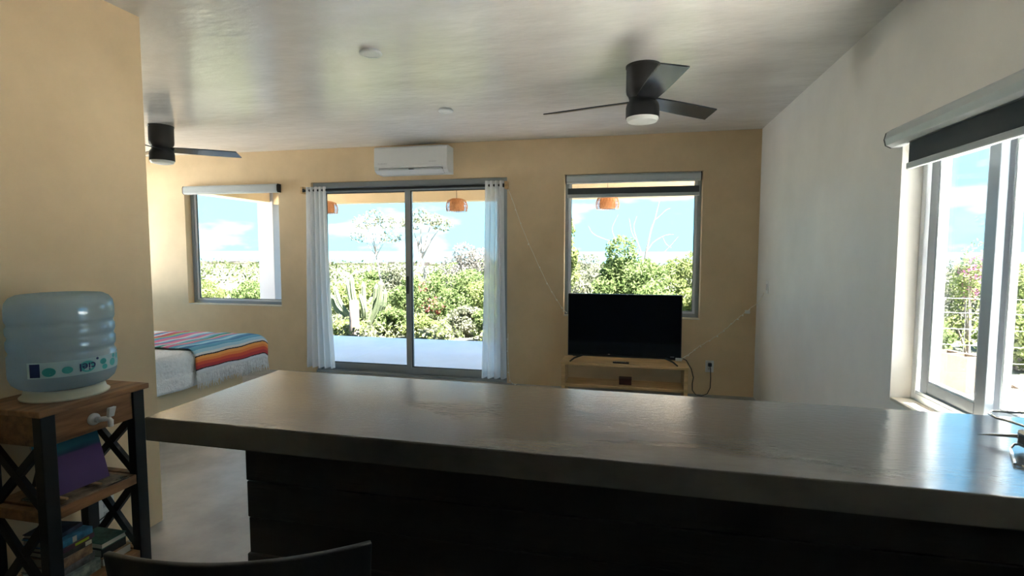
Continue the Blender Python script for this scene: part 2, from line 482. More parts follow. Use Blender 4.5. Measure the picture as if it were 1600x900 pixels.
# downlights
def downlight(loc, rr, label):
    t = thing('ceiling_downlight', label, 'ceiling light', loc)
    MB().lathe([(rr * .1, 0), (rr * .86, 0), (rr * .86, -.012), (rr * .1, -.012)], seg=32).build('recess_collar', WHITEG, t, True)
    MB().lathe([(rr * .70, -.011), (rr, -.011), (rr, -.017), (rr * .93, -.021), (rr * .70, -.021)], seg=40, cap=False).build('trim_ring', WHITEP, t, True)
    MB().lathe([(.002, -.012), (rr * .72, -.012), (rr * .72, -.019), (.002, -.020)], seg=32).build('lens', DIFF, t, True)
    return t
downlight((-1.49, 2.90, H), .066, 'round white ceiling downlight nearer the kitchen partition end')
downlight((-1.49, 4.19, H), .062, 'round white ceiling downlight nearer the air conditioner')

# ================================================================== air conditioner
r = thing('air_conditioner', 'white split air conditioner above the sliding door', 'air conditioner', (-2.28, YB, 2.26))
x0, x1 = -2.695, -1.868
prof = [(YB - .002, 2.543), (YB - .185, 2.547), (YB - .205, 2.53), (YB - .21, 2.34), (YB - .195, 2.295), (YB - .15, 2.268), (YB - .002, 2.262)]
notch = prof[:4] + [(YB - .204, 2.320), (YB - .11, 2.320), (YB - .11, 2.297)] + prof[4:]
m = MB(); m.prism([(x0 + .05, y, z) for y, z in notch], (x1 - x0 - .1, 0, 0))
for xa in (x0, x1 - .05): m.prism([(xa, y, z) for y, z in prof], (.05, 0, 0))
m.build('body', WHITEP, r, world=True)
MB().tube([(x0 + .055, YB - .122, 2.3085), (x1 - .055, YB - .122, 2.3085)], .010, 12).build('fan_drum', BLACKP, r, True, world=True)
for a, b in ((x0 + .06, -2.30), (-2.24, x1 - .06)):
    MB().prism([(a, YB - .214, 2.308), (a, YB - .209, 2.313), (a, YB - .17, 2.285), (a, YB - .175, 2.28)], (b - a, 0, 0)).build('vane', WHITEG, r, world=True)
MB().prism([(x0 + .05, YB - .209, 2.297), (x0 + .05, YB - .2, 2.301), (x0 + .05, YB - .13, 2.262), (x0 + .05, YB - .14, 2.256)], (x1 - x0 - .1, 0, 0)).build('louver_flap', WHITEP, r, world=True, bevel=.003)
m = MB()
for i in range(6): m.box(x0 + .045 + i * .018, x0 + .058 + i * .018, YB - .2118, YB - .2095, 2.362, 2.372 - .003 * (i % 2))
m.build('logo_print', WHITEG, r, world=True)
m = MB()
for i in range(5): m.box(x1 - .20 + i * .017, x1 - .188 + i * .017, YB - .2118, YB - .2095, 2.374, 2.381)
m.build('badge_print', WHITEG, r, world=True)

# ================================================================== roller blinds
def blind_y(label, x0, x1, z0, z1, y0, y1, bands):
    r = thing('roller_blind', label, 'blind', ((x0 + x1) / 2, (y0 + y1) / 2, z0))
    pr = [(y1, z1), (y0 + .012, z1), (y0, z1 - .02), (y0, z0 + .018), (y0 + .015, z0), (y1, z0)]
    MB().prism([(x0 + .008, y, z) for y, z in pr], (x1 - x0 - .016, 0, 0)).build('cassette', CASS, r, world=True, bevel=.004)
    for a, b in ((x0, x0 + .008), (x1 - .008, x1)):
        MB().prism([(a, y, z) for y, z in pr], (b - a, 0, 0)).build('end_cap', BLACKP, r, world=True)
    for (za, zb, kind) in bands:
        ym = (y0 + y1) / 2
        if kind == 'dark': MB().box(x0 + .02, x1 - .02, ym, ym + .003, za, zb).build('fabric_band', BANDD, r, world=True)
        elif kind == 'sheer': MB().box(x0 + .02, x1 - .02, ym, ym + .002, za, zb).build('sheer_band', SHEER2, r, world=True)
        else: MB().box(x0 + .015, x1 - .015, ym - .008, ym + .012, za, zb).build('bottom_rail', CASS, r, world=True, bevel=.004)
    return r
SHEER2 = mix_mat('blind_sheer_mesh', [('d', (.8, .78, .75), 0, .10), ('t', (1, 1, 1), 0, .90)])
blind_y('rolled-up silver cassette blind over the bed window', -5.30, -3.99, 2.115, 2.212, YB - .075, YB - .004, [])
blind_y('zebra roller blind half rolled over the television window', W3[0] + .01, W3[1] - .01, 2.135, 2.222, YB + .005, YB + .078,
        [(2.085, 2.137, 'sheer'), (2.022, 2.087, 'dark'), (1.988, 2.024, 'rail')])
# right window blind, mounted on the wall face
r = thing('roller_blind', 'silver cassette roller blind with charcoal band over the sliding window by the bar', 'blind', (XR, 2.1, 1.93))
a, b = 1.33, 2.80
pr = [(XR - .003, 2.005), (XR - .04, 2.003), (XR - .068, 1.985), (XR - .075, 1.955), (XR - .068, 1.927), (XR - .045, 1.915), (XR - .003, 1.918)]
MB().prism([(x, a, z) for x, z in pr], (0, b - a - .01, 0)).build('cassette', CASS, r, world=True, bevel=.003)
for q in (a - .008, b - .01): MB().prism([(x, q, z) for x, z in pr], (0, .01, 0)).build('end_cap', BLACKP, r, world=True)
MB().box(XR - .02, XR - .004, a, b, 2.006, 2.012).build('fixing_rail', WHITEG, r, world=True)
MB().box(XR - .026, XR - .022, a + .05, b - .13, 1.828, 1.93).build('fabric_band', BANDD, r, world=True)
MB().box(XR - .034, XR - .014, a + .045, b - .125, 1.80, 1.829).build('bottom_rail', CASS, r, world=True, bevel=.005)

# ================================================================== curtains and rod
r = thing('curtain_rod', 'black curtain rod across the sliding door head', 'curtain rod', (-2.46, 5.405, 2.12))
MB().tube([(-3.64, 5.405, 2.12), (-1.285, 5.405, 2.125)], .0135, 12).build('rod', BLACKM, r, True, world=True)
for x in (-3.655, -1.285): MB().lathe([(.004, -.02), (.02, -.018), (.02, .018), (.004, .02)], x, 5.405, 2.122, 16).build('finial', BLACKM, r, True, world=True)
for x in (-3.66, -1.265): MB().box(x - .013, x + .013, 5.385, YB - .002, 2.085, 2.165).build('wooden_bracket', PINE, r, world=True, bevel=.003)
def curtain(label, xa, xb, xa2, xb2, ph, folds, zt=2.158, zb=.085):
    rg = random.Random(int(ph * 10))
    off = [rg.uniform(-.5, .5) for _ in range(8)]
    def fn(u, v):
        s = u
        k = folds * 2 * PI * s + ph + .5 * math.sin(5 * s + off[0]) + .25 * v * math.sin(9 * s + off[1])
        amp = .030 + .012 * math.sin(3 * v + off[2])
        x = (xa + (xb - xa) * s) * (1 - v) + (xa2 + (xb2 - xa2) * s) * v + .008 * math.cos(k) + .006 * math.sin(4 * v + 3 * s)
        y = 5.405 + amp * math.sin(k)
        z = zt + (zb - zt) * v + (.006 * math.sin(k * 1.0 + 1) if v > .97 else 0)
        return (x, y, z)
    r = thing('curtain', label, 'curtain', ((xa + xb) / 2, 5.405, zb))
    MB().grid(fn, 90, 40).build('fabric', SHEER, r, True, world=True)
    MB().grid(lambda u, v: tuple(Vector(fn(u, .965 + .035 * v)) + Vector((0, -.0025, 0))), 90, 2).build('hem', SHEER, r, True, world=True)
    return r
curtain('white sheer curtain gathered at the bed side of the sliding door', -3.625, -3.365, -3.665, -3.30, .3, 5)
curtain('white sheer curtain gathered at the television side of the sliding door', -1.50, -1.30, -1.54, -1.27, 1.1, 4, 2.17, .07)

# ================================================================== television, stand, small items
r = thing('tv_stand', 'low light pine television bench with open shelf', 'tv stand', (-.03, 5.1, 0))
MB().box(-.616, .552, 4.95, 5.25, .353, .381).build('top_board', PINE, r, world=True, bevel=.003)
for a in (-.612, .513): MB().box(a, a + .035, 4.955, 5.245, 0, .353).build('side_panel', PINE, r, world=True, bevel=.002)
MB().box(-.577, .513, 4.97, 5.24, .140, .166).build('shelf_board', PINE, r, world=True, bevel=.002)

r = thing('television', 'large black flat television standing on the pine bench', 'television', (-.036, 5.145, .381))
MB().box(-.572, .500, 5.125, 5.165, .412, 1.024).build('casing', BLACKP, r, world=True, bevel=.006)
MB().box(-.40, .33, 5.165, 5.20, .45, .85).build('rear_housing', BLACKP, r, world=True, bevel=.01)
MB().box(-.563, .491, 5.1225, 5.126, .430, 1.016).build('screen', SCREEN, r, world=True)
for sx, xt, xb in ((-1, -.43, -.53), (1, .36, .452)):
    m = MB(); m.tube([(xt, 5.135, .418), (xb + .03 * -sx, 5.05, .402), (xb, 4.957, .389)], [.011, .009, .007], 8)
    m.tube([(xt, 5.15, .418), (xb + .03 * -sx, 5.19, .402), (xb, 5.243, .389)], [.011, .009, .007], 8)
    m.build('foot', BLACKP, r, True, world=True)
m = MB(); m.box(.40, .435, 5.1205, 5.1225, .436, .440); m.build('sticker', WHITEG, r, world=True)
MB().box(.447, .505, 5.10, 5.1205, .405, .432).build('plug_in_receiver', WHITEP, r, world=True, bevel=.003)
r = thing('remote_control', 'slim black remote control lying on the pine bench', 'remote', (-.05, 4.99, .381))
MB().box(-.13, .02, 4.975, 5.01, .381, .395).build('body', BLACKP, r, world=True, bevel=.005)
m = MB()
for i in range(7):
    for j in range(2): m.box(-.12 + i * .017, -.112 + i * .017, 4.982 + j * .013, 4.990 + j * .013, .395, .3965)
m.build('buttons', WHITEG, r, world=True)
r = thing('small_box', 'small dark red-brown box on the shelf of the pine bench', 'box', (-.005, 5.1, .166))
BRN = mat('brown_card', (.09, .03, .025), .6, .2, 12)
MB().box(-.07, .045, 5.03, 5.13, .1665, .215).build('box_body', BRN, r, world=True, bevel=.003)
MB().box(-.072, .047, 5.028, 5.132, .212, .226).build('lid', BRN, r, world=True, bevel=.003)

def plate(label, c, axis, wd, ht, slots=True, name='wall_outlet', cat='outlet'):
    t = thing(name, label, cat, c)
    d = .006
    def bx(u0, u1, z0, z1, d0, d1):
        if axis == 'y': return MB().box(u0, u1, -d1, -d0, z0, z1)
        if axis == '-x': return MB().box(-d1, -d0, u0, u1, z0, z1)
        return MB().box(d0, d1, u0, u1, z0, z1)
    bx(-wd / 2, wd / 2, -ht / 2, ht / 2, 0.0005, d).build('face_plate', WHITEP, t, bevel=.002)
    if slots:
        for zc in (-.024, .024):
            s = bx(-.016, .016, zc - .014, zc + .014, d, d + .002).build('socket', WHITEG, t, bevel=.001)
            for uu in (-.006, .006): bx(uu - .0012, uu + .0012, zc - .005, zc + .005, d + .002, d + .0025).build('slot', BLACKP, s)
    else:
        bx(-.013, .013, -.028, .028, d, d + .006).build('rocker', WHITEG, t, bevel=.002)
    return t
plate('white double power outlet low beside the pine bench', (.807, YB, .289), 'y', .078, .118)
plate('white light switch on the cream wall near the string light end', (XR, 5.09, 1.115), '-x', .075, .115, False, 'light_switch', 'switch')
plate('white light switch on the tan partition behind the water jug', (XL, 1.985, 1.055), 'x', .075, .118, False, 'light_switch', 'switch')
plate('white power outlet low on the tan partition behind the wooden shelf', (XL, 1.94, .215), 'x', .075, .118)
r = thing('power_cord', 'black power cord drooping from outlet to television', 'cord', (.7, 5.42, .01))
pts = [(.807, YB - .035, .306), (.81, 5.43, .27), (.812, 5.42, .18), (.808, 5.41, .09), (.78, 5.40, .03), (.73, 5.39, .012), (.67, 5.38, .02), (.635, 5.36, .07), (.63, 5.34, .14), (.635, 5.30, .21), (.61, 5.27, .30), (.56, 5.265, .385), (.47, 5.225, .43), (.38, 5.203, .47)]
MB().tube(pts, .0042, 8).build('cable', BLACKP, r, True, world=True)
MB().box(.790, .824, YB - .042, YB - .0085, .292, .328).build('plug', BLACKP, r, world=True, bevel=.006)
r = thing('lamp_cord', 'thin black cord crossing the tan partition behind the wooden shelf', 'cord', (XL + .01, 1.8, .2))
MB().tube([(XL + .012, 1.94, .195), (XL + .02, 1.92, .19), (XL + .008, 1.86, .165), (XL + .008, 1.70, .13), (XL + .01, 1.5, .02)], .003, 6).build('cable', BLACKP, r, True, world=True)

# string lights
WIRE = mat('clear_string_wire', (.80, .74, .62), .4)
BULB = mat('tiny_clear_bulb', (.9, .88, .8), .2)
def catmull(pts, n=8):
    P = [Vector(p) for p in pts]; P = [P[0] * 2 - P[1]] + P + [P[-1] * 2 - P[-2]]
    o = []
    for i in range(1, len(P) - 2):
        for k in range(n):
            t = k / n
            o.append(.5 * ((2 * P[i]) + (P[i + 1] - P[i - 1]) * t + (2 * P[i - 1] - 5 * P[i] + 4 * P[i + 1] - P[i + 2]) * t * t + (3 * P[i] - P[i - 1] - 3 * P[i + 1] + P[i + 2]) * t ** 3))
    o.append(P[-2]); return o
def string(label, pts, every, seed, clip=None):
    rg = random.Random(seed)
    t = thing('string_light', label, 'string light', pts[0])
    c = catmull(pts, 10)
    tw = [p + Vector((0, 0, .003 * math.sin(i * 1.3))) for i, p in enumerate(c)]
    MB().tube([tuple(p) for p in tw], .0032, 6).build('wire', WIRE, t, True, world=True)
    for i in range(3, len(c) - 2, every):
        p = c[i]; d = Vector((rg.uniform(-.5, .5), -.5, rg.uniform(-1, .6))).normalized() * .016
        MB().tube([tuple(p), tuple(p + d * .5), tuple(p + d), tuple(p + d * 1.25)], [.003, .006, .006, .002], 8).build('bulb', BULB, t, True, world=True)
    if clip: MB().box(clip[0] - .022, clip[0] + .022, clip[1] - .012, clip[1] + .012, clip[2] - .016, clip[2] + .016).build('adapter', WHITEP, t, world=True, bevel=.004)
string('string light sagging from the curtain bracket to the television window', [(-1.265, 5.462, 2.12), (-1.20, 5.464, 1.95), (-1.09, 5.464, 1.65), (-.88, 5.464, 1.19), (-.76, 5.464, .97), (-.665, 5.466, .83), (-.63, 5.50, .79)], 5, 1)
string('string light rising from the television to the cream wall switch', [(.512, 5.19, .41), (.60, 5.36, .43), (.70, 5.455, .49), (.834, 5.462, .58), (.94, 5.462, .67), (1.036, 5.462, .766), (1.12, 5.44, .85), (1.20, 5.28, .97), (1.210, 5.15, 1.06)], 6, 2, (1.13, 5.42, .852))
string('loose string light end hanging beside the sliding door', [(-1.255, 5.468, .55), (-1.258, 5.47, .36), (-1.25, 5.47, .18), (-1.235, 5.465, .05), (-1.20, 5.45, .012), (-1.15, 5.44, .008)], 7, 3)

# ================================================================== bed and serape blanket
LINEN = mat('white_textured_bedspread', (.86, .86, .88), .8, .03, 20)
t_ = LINEN.node_tree
wv = t_.nodes.new('ShaderNodeTexWave'); wv.inputs['Scale'].default_value = 9; wv.inputs['Distortion'].default_value = 6; wv.inputs['Detail Scale'].default_value = 3
tcn = t_.nodes.new('ShaderNodeTexCoord'); t_.links.new(tcn.outputs['Object'], wv.inputs[0])
bpn = t_.nodes.new('ShaderNodeBump'); bpn.inputs['Strength'].default_value = .35; bpn.inputs['Distance'].default_value = .02
t_.links.new(wv.outputs['Fac'], bpn.inputs['Height']); t_.links.new(bpn.outputs[0], t_.nodes['Principled BSDF'].inputs['Normal'])
XF = -3.765; ZT = .545
r = thing('bed', 'low bed with white textured bedspread on a tan plastered platform', 'bed', (-4.7, 4.1, 0))
MB().box(-5.75, -3.86, 3.42, 4.60, 0, .235).build('platform', TAN, r, world=True, bevel=.008)
MB().box(-5.75, XF, 3.32, 4.86, .236, ZT).build('mattress', LINEN, r, world=True, bevel=.07, seg=5)
sh = MB()
def skirt(u, v):
    y = 3.36 + 1.46 * u
    return (XF + .006 + .004 * math.sin(30 * u), y, .36 - .125 * v + .004 * math.sin(17 * u) * v)
sh.grid(skirt, 60, 4).build('bedspread_hem', LINEN, r, True, world=True, thick=.004)

def serape():
    m = bpy.data.materials.new('serape_stripes'); m.use_nodes = True
    t = m.node_tree; b = t.nodes['Principled BSDF']; b.inputs['Roughness'].default_value = .9
    uv = t.nodes.new('ShaderNodeUVMap'); sp = t.nodes.new('ShaderNodeSeparateXYZ'); t.links.new(uv.outputs[0], sp.inputs[0])
    nz = t.nodes.new('ShaderNodeTexNoise'); nz.inputs['Scale'].default_value = 60; t.links.new(uv.outputs[0], nz.inputs['Vector'])
    ad = t.nodes.new('ShaderNodeMath'); ad.operation = 'MULTIPLY_ADD'; ad.inputs[1].default_value = .006
    t.links.new(nz.outputs['Fac'], ad.inputs[0]); t.links.new(sp.outputs['X'], ad.inputs[2])
    r = t.nodes.new('ShaderNodeValToRGB'); cr = r.color_ramp
    W = (.75, .76, .78); K = (.02, .02, .03)
    st = [(0, W), (.030, K), (.036, (.55, .05, .06)), (.060, (.72, .10, .05)), (.085, (.85, .25, .06)), (.105, (.9, .38, .10)), (.125, K), (.131, W), (.146, (.40, .64, .78)), (.168, (.14, .40, .60)), (.205, (.04, .18, .38)),
          (.255, (.09, .32, .52)), (.281, (.42, .66, .78)), (.315, (.12, .40, .60)), (.36, (.70, .16, .30)), (.41, W), (.425, (.04, .28, .16)), (.455, (.18, .45, .62)), (.49, W), (.51, (.75, .22, .36)), (.56, (.12, .16, .40)), (.585, (.30, .58, .76)), (.63, W), (.66, (.75, .2, .34)), (.72, (.1, .35, .6)), (.78, (.35, .6, .2)), (.82, (.6, .12, .14)), (.88, W), (.91, (.1, .3, .55)), (.97, (.7, .15, .1))]
    cr.interpolation = 'CONSTANT'
    cr.elements[0].position = 0; cr.elements[0].color = (*st[0][1], 1)
    cr.elements[1].position = st[1][0]; cr.elements[1].color = (*st[1][1], 1)
    for p, c in st[2:]:
        e = cr.elements.new(p); e.color = (*c, 1)
    t.links.new(ad.outputs[0], r.inputs[0]); t.links.new(r.outputs[0], b.inputs['Base Color'])
    n2 = t.nodes.new('ShaderNodeTexWave'); n2.inputs['Scale'].default_value = 60; t.links.new(uv.outputs[0], n2.inputs[0])
    bp = t.nodes.new('ShaderNodeBump'); bp.inputs['Strength'].default_value = .2; bp.inputs['Distance'].default_value = .005
    t.links.new(n2.outputs['Fac'], bp.inputs['Height']); t.links.new(bp.outputs[0], b.inputs['Normal'])
    return m
SER = serape()
# profile of the blanket along its length: from the foot hem up over the mattress edge and along the top
Lb = 1.30
def bl_pt(s, y):
    """s: arc length from the hem"""
    rad = .075; hv = .155
    if s < hv: x, z = XF + .012, ZT - rad - hv + s + .008
    elif s < hv + rad * PI / 2:
        a = (s - hv) / rad; x = XF + .012 - rad * (1 - math.cos(a)); z = ZT - rad + .008 + rad * math.sin(a)
    else:
        x = XF + .012 - rad - (s - hv - rad * PI / 2); z = ZT + .008
    return x, z
def bl(u, v):
    s = Lb * u; y = 3.885 + .96 * v
    x, z = bl_pt(s, y)
    wob = .004 * math.sin(7 * v + 3 * u) + .003 * math.sin(19 * v)
    x += (.010 + .012 * math.sin(9 * v + 1)) * max(0, 1 - s / .2) * .6
    z += wob + .003 * math.sin(11 * u * 3 + 5 * v)
    ed = max(0, (v - .90) / .10)
    z -= .05 * ed * ed
    y += .01 * math.sin(8 * u)
    return (x, y, z + .004)
r = thing('serape_blanket', 'striped multicoloured woven blanket with white fringe across the bed foot', 'blanket', (-4.3, 4.35, ZT + .01))
mb = MB(); nu, nv = 90, 40; mb.grid(bl, nu, nv)
o = mb.build('woven_cloth', SER, r, True, world=True)
uvl = o.data.uv_layers.new(name='UVMap')
for p in o.data.polygons:
    for li in p.loop_indices:
        vi = o.data.loops[li].vertex_index
        uvl.data[li].uv = ((vi // (nv + 1)) / nu, (vi % (nv + 1)) / nv)
o.modifiers.new('solid', 'SOLIDIFY').thickness = .006
rg = random.Random(9); mb = MB()
for i in range(150):
    v = (i + rg.uniform(.1, .9)) / 150
    p = Vector(bl(0, v)); L = rg.uniform(.10, .145)
    mb.tube([tuple(p + Vector((.002, 0, .004))), tuple(p + Vector((.012 + rg.uniform(-.004, .006), rg.uniform(-.006, .006), -L * .5))), tuple(p + Vector((.016 + rg.uniform(-.006, .01), rg.uniform(-.014, .014), -L)))], [.005, .0045, .002], 4)
o = mb.build('fringe', LINEN, r, False, world=True); o['kind'] = 'stuff'

# ================================================================== wooden shelf unit with dispenser
XFt, XBk, Y0, Y1 = -2.0, -2.335, 1.395, 1.828
r = thing('shelf_unit', 'three-tier wooden stand with black crossed metal sides', 'shelf', (-2.167, 1.61, 0))
MB().box(XBk, XFt, Y0, Y1, .850, .873).build('top_board', OAK, r, world=True, bevel=.004)
for (xx, yy) in ((XFt - .012, Y0 + .012), (XFt - .012, Y1 - .066), (XBk + .05, Y0 + .012), (XBk + .05, Y1 - .066)):
    MB().box(xx - .04, xx, yy, yy + .05, 0, .850).build('leg', BLACKM, r, world=True, bevel=.003)
box = MB(); box.box(XFt - .045, XFt - .02, Y0 + .062, Y1 - .066, .735, .850); box.build('front_panel', OAK, r, world=True, bevel=.002)
for yy in (Y0 + .024, Y1 - .05): MB().box(XBk + .05, XFt - .052, yy, yy + .02, .735, .850).build('side_panel', OAK, r, world=True, bevel=.002)
MB().box(XBk + .012, XBk + .03, Y0 + .062, Y1 - .066, .735, .850).build('back_panel', OAK, r, world=True)
for (za, zb) in ((.455, .495), (.125, .163)):
    MB().box(XBk + .012, XFt - .014, Y0 + .063, Y1 - .067, za, zb).build('shelf_board', OAK, r, world=True, bevel=.003)
    for yy in (Y0 + .02, Y1 - .06): MB().box(XBk + .05, XFt - .052, yy, yy + .03, za, zb).build('side_rail', OAK, r, world=True, bevel=.002)
for yy in (Y0 + .037, Y1 - .041):
    for (za, zb) in ((.495, .735), (.163, .455)):
        MB().bar((XBk + .045, yy, za), (XFt - .045, yy, zb), .018, .030, (0, 0, 1)).build('cross_brace', BLACKM, r, world=True)
        MB().bar((XBk + .045, yy - .002, zb), (XFt - .045, yy - .002, za), .018, .030, (0, 0, 1)).build('cross_brace', BLACKM, r, world=True)
# tap on the front panel
r = thing('water_tap', 'grey and white plastic dispenser tap on the shelf front panel', 'tap', (XFt - .02, 1.60, .79))
def lathe_x(prof, c, seg=20):
    mb = MB(); mb.lathe(prof, 0, 0, 0, seg); mb.v = [(c[0] + z, c[1] + x, c[2] + y) for x, y, z in mb.v]; return mb
lathe_x([(.002, .0), (.023, .0), (.023, .008), (.019, .012), (.012, .018), (.012, .03), (.002, .03)], (XFt - .0195, 1.597, .785)).build('collar', WHITEG, r, True, world=True)
m = MB(); m.tube([(XFt + .008, 1.597, .785), (XFt + .03, 1.618, .785), (XFt + .034, 1.622, .775), (XFt + .034, 1.622, .752)], [.010, .011, .010, .009], 12); m.build('spout', WHITEP, r, True, world=True)
m = MB(); m.prism([(XFt + .026, 1.610, .79), (XFt + .026, 1.634, .79), (XFt + .030, 1.642, .828), (XFt + .030, 1.612, .828)], (.014, 0, 0)); m.build('lever', WHITEP, r, world=True, bevel=.003)

# dispenser ring + jug
JX, JY, JZ = -2.165, 1.612, .873
r = thing('dispenser_ring', 'cream plastic ring under the water jug', 'stand', (JX, JY, JZ))
CREAMP = mat('cream_plastic', (.72, .66, .50), .45)
MB().lathe([(.105, 0), (.138, 0), (.140, .006), (.130, .012), (.126, .028), (.118, .034), (.105, .034)], seg=40, cap=False).build('ring', CREAMP, r, True)
r = thing('water_jug', 'large upturned blue plastic water jug on the wooden stand', 'water jug', (JX, JY, JZ))
JR = .166
prof = [(.003, .0345), (.100, .0345), (.118, .038), (.140, .046), (.157, .062), (.165, .085), (JR, .10), (JR, .165), (.161, .172), (.159, .182), (.164, .192), (JR, .20), (JR, .222), (.161, .230), (.160, .238), (.164, .246), (JR, .254), (JR, .272), (.161, .280), (.160, .288), (.164, .296), (JR, .304), (JR, .345), (.162, .368), (.150, .386), (.132, .396), (.10, .399), (.085, .396), (.003, .394)]
MB().lathe(prof, seg=64).build('bottle', JUG, r, True)
# printed label: band, dots, lettering, all wrapped on the cylinder, upside down with the jug
LBL = mix_mat('label_film', [('d', (.62, .80, .80), 0, .7), ('t', (.8, .9, .95), 0, .3)])
TEAL = mat('teal_print', (.06, .42, .38), .5); NAVY = mat('navy_print', (.015, .03, .12), .5)
def wrap(u, v, dr): # u: metres along the arc from angle 0, v: height
    a = u / JR
    return ((JR + dr) * math.cos(a), (JR + dr) * math.sin(a), v)
A0, A1 = R(-75) * JR, R(62) * JR
lab = MB().grid(lambda u, v: wrap(A0 + (A1 - A0) * u, .098 + .058 * v, .0012), 40, 3).build('label', LBL, r, True)
def disc(uc, vc, ra, rb, mt, name):
    mb = MB(); n0 = [wrap(uc + ra * math.cos(t * PI / 12), vc + rb * math.sin(t * PI / 12), .0020) for t in range(24)]
    mb.poly(n0); return mb.build(name, mt, lab)
for (ang, vc, ra) in ((-52, .120, .020), (-34, .122, .016), (-13, .126, .026), (7, .134, .014), (9, .112, .012), (24, .122, .018), (27, .146, .010), (38, .140, .014), (48, .118, .015)):
    disc(R(ang) * JR, vc, ra, ra * .82 if vc + ra * .82 < .156 else .010, TEAL, 'print_dot')
mb = MB(); mb.grid(lambda u, v: wrap(R(-72) * JR + .032 * u, .102 + .05 * v, .0018), 6, 2).build('print_block', NAVY, lab)
disc(R(-1) * JR, .150, .005, .005, NAVY, 'print_drop')
fc = bpy.data.curves.new('lettering', 'FONT'); fc.body = 'ciel'; fc.size = .040; fc.align_x = 'CENTER'; fc.align_y = 'CENTER'; fc.offset = .0008
fo = bpy.data.objects.new('lettering_curve', fc); C.objects.link(fo)
dg = bpy.context.evaluated_depsgraph_get()
tm = bpy.data.meshes.new_from_object(fo.evaluated_get(dg))
bpy.data.objects.remove(fo)
for v in tm.vertices:
    x, y = -v.co.x, -v.co.y          # turned upside down
    v.co = Vector(wrap(R(-13) * JR + x, .126 + y, .0030))
tm.materials.clear(); tm.materials.append(NAVY)
lo = bpy.data.objects.new('lettering', tm); C.objects.link(lo); lo.parent = lab

# painting, easel, magazine on the middle shelf
def ramp_mat(name, stops, axis='Z', rough=.6, noise=.03, nscale=20):
    m = bpy.data.materials.new(name); m.use_nodes = True
    t = m.node_tree; b = t.nodes['Principled BSDF']; b.inputs['Roughness'].default_value = rough
    tc = t.nodes.new('ShaderNodeTexCoord'); sp = t.nodes.new('ShaderNodeSeparateXYZ'); t.links.new(tc.outputs['Object'], sp.inputs[0])
    mp = t.nodes.new('ShaderNodeMapping'); mp.inputs['Scale'].default_value = (1, .35, 1.6); t.links.new(tc.outputs['Object'], mp.inputs[0])
    nz = t.nodes.new('ShaderNodeTexNoise'); nz.inputs['Scale'].default_value = nscale; t.links.new(mp.outputs[0], nz.inputs['Vector'])
    ad = t.nodes.new('ShaderNodeMath'); ad.operation = 'MULTIPLY_ADD'; ad.inputs[1].default_value = noise
    t.links.new(nz.outputs['Fac'], ad.inputs[0]); t.links.new(sp.outputs[axis], ad.inputs[2])
    r = t.nodes.new('ShaderNodeValToRGB'); cr = r.color_ramp
    cr.elements[0].position = stops[0][0]; cr.elements[0].color = (*stops[0][1], 1)
    cr.elements[1].position = stops[1][0]; cr.elements[1].color = (*stops[1][1], 1)
    for p, c in stops[2:]: cr.elements.new(p).color = (*c, 1)
    t.links.new(ad.outputs[0], r.inputs[0]); t.links.new(r.outputs[0], b.inputs['Base Color'])
    return m
PAINT = ramp_mat('blue_purple_paint', [(0, (.10, .055, .22)), (.08, (.13, .07, .27)), (.145, (.11, .06, .25)), (.155, (.05, .15, .30)), (.17, (.05, .30, .45)), (.25, (.05, .28, .42))], noise=.012)
r = thing('painting', 'small canvas painted turquoise over purple on the shelf', 'painting', (-2.074, 1.552, .515))
tilt = R(-17)
r.rotation_euler = (0, tilt, R(-4))
MB().box(-.012, 0, -.095, .135, .0, .222).build('canvas', mat('canvas_edge', (.5, .47, .42), .8), r, bevel=.002)
MB().box(0.0, .0012, -.095, .135, .0, .222).build('painted_face', PAINT, r)
r = thing('table_easel', 'small dark easel with light wooden pegs holding the canvas', 'easel', (-2.10, 1.59, .495))
MB().bar((-2.118, 1.505, .503), (-2.20, 1.53, .715), .012, .012).build('leg', BLACKM, r, world=True)
MB().bar((-2.118, 1.635, .503), (-2.20, 1.60, .715), .012, .012).build('leg', BLACKM, r, world=True)
MB().bar((-2.29, 1.565, .503), (-2.212, 1.565, .70), .012, .012).build('rear_leg', BLACKM, r, world=True)
for y in (1.505, 1.635): MB().tube([(-2.115, y, .507), (-2.045, y, .507)], .005, 8).build('peg', PINE, r, True, world=True)
GLOSSP = mat('dark_glossy_cover', (.05, .055, .07), .25, .8, 14, col2=(.22, .17, .12))
PAGE = mat('page_edges', (.72, .68, .60), .8)
def book(name, label, c, sx, sy, sz, rz, cov, group=None, pages=True, cat='book'):
    t = thing(name, label, cat, c, R(rz), group)
    th = .0025 if sz > .012 else .001
    m = MB(); m.box(-sx / 2, sx / 2, -sy / 2, sy / 2, 0, th); m.box(-sx / 2, sx / 2, -sy / 2, sy / 2, sz - th, sz); m.box(sx / 2 - th, sx / 2, -sy / 2, sy / 2, th, sz - th)
    m.build('cover', cov, t)
    MB().box(-sx / 2 + .004, sx / 2 - th, -sy / 2 + .003, sy / 2 - .003, th, sz - th).build('pages', PAGE, t)
    return t
book('magazine', 'glossy dark magazine lying flat under the painted canvas', (-2.12, 1.60, .4955), .20, .265, .006, -3, GLOSSP, cat='magazine')

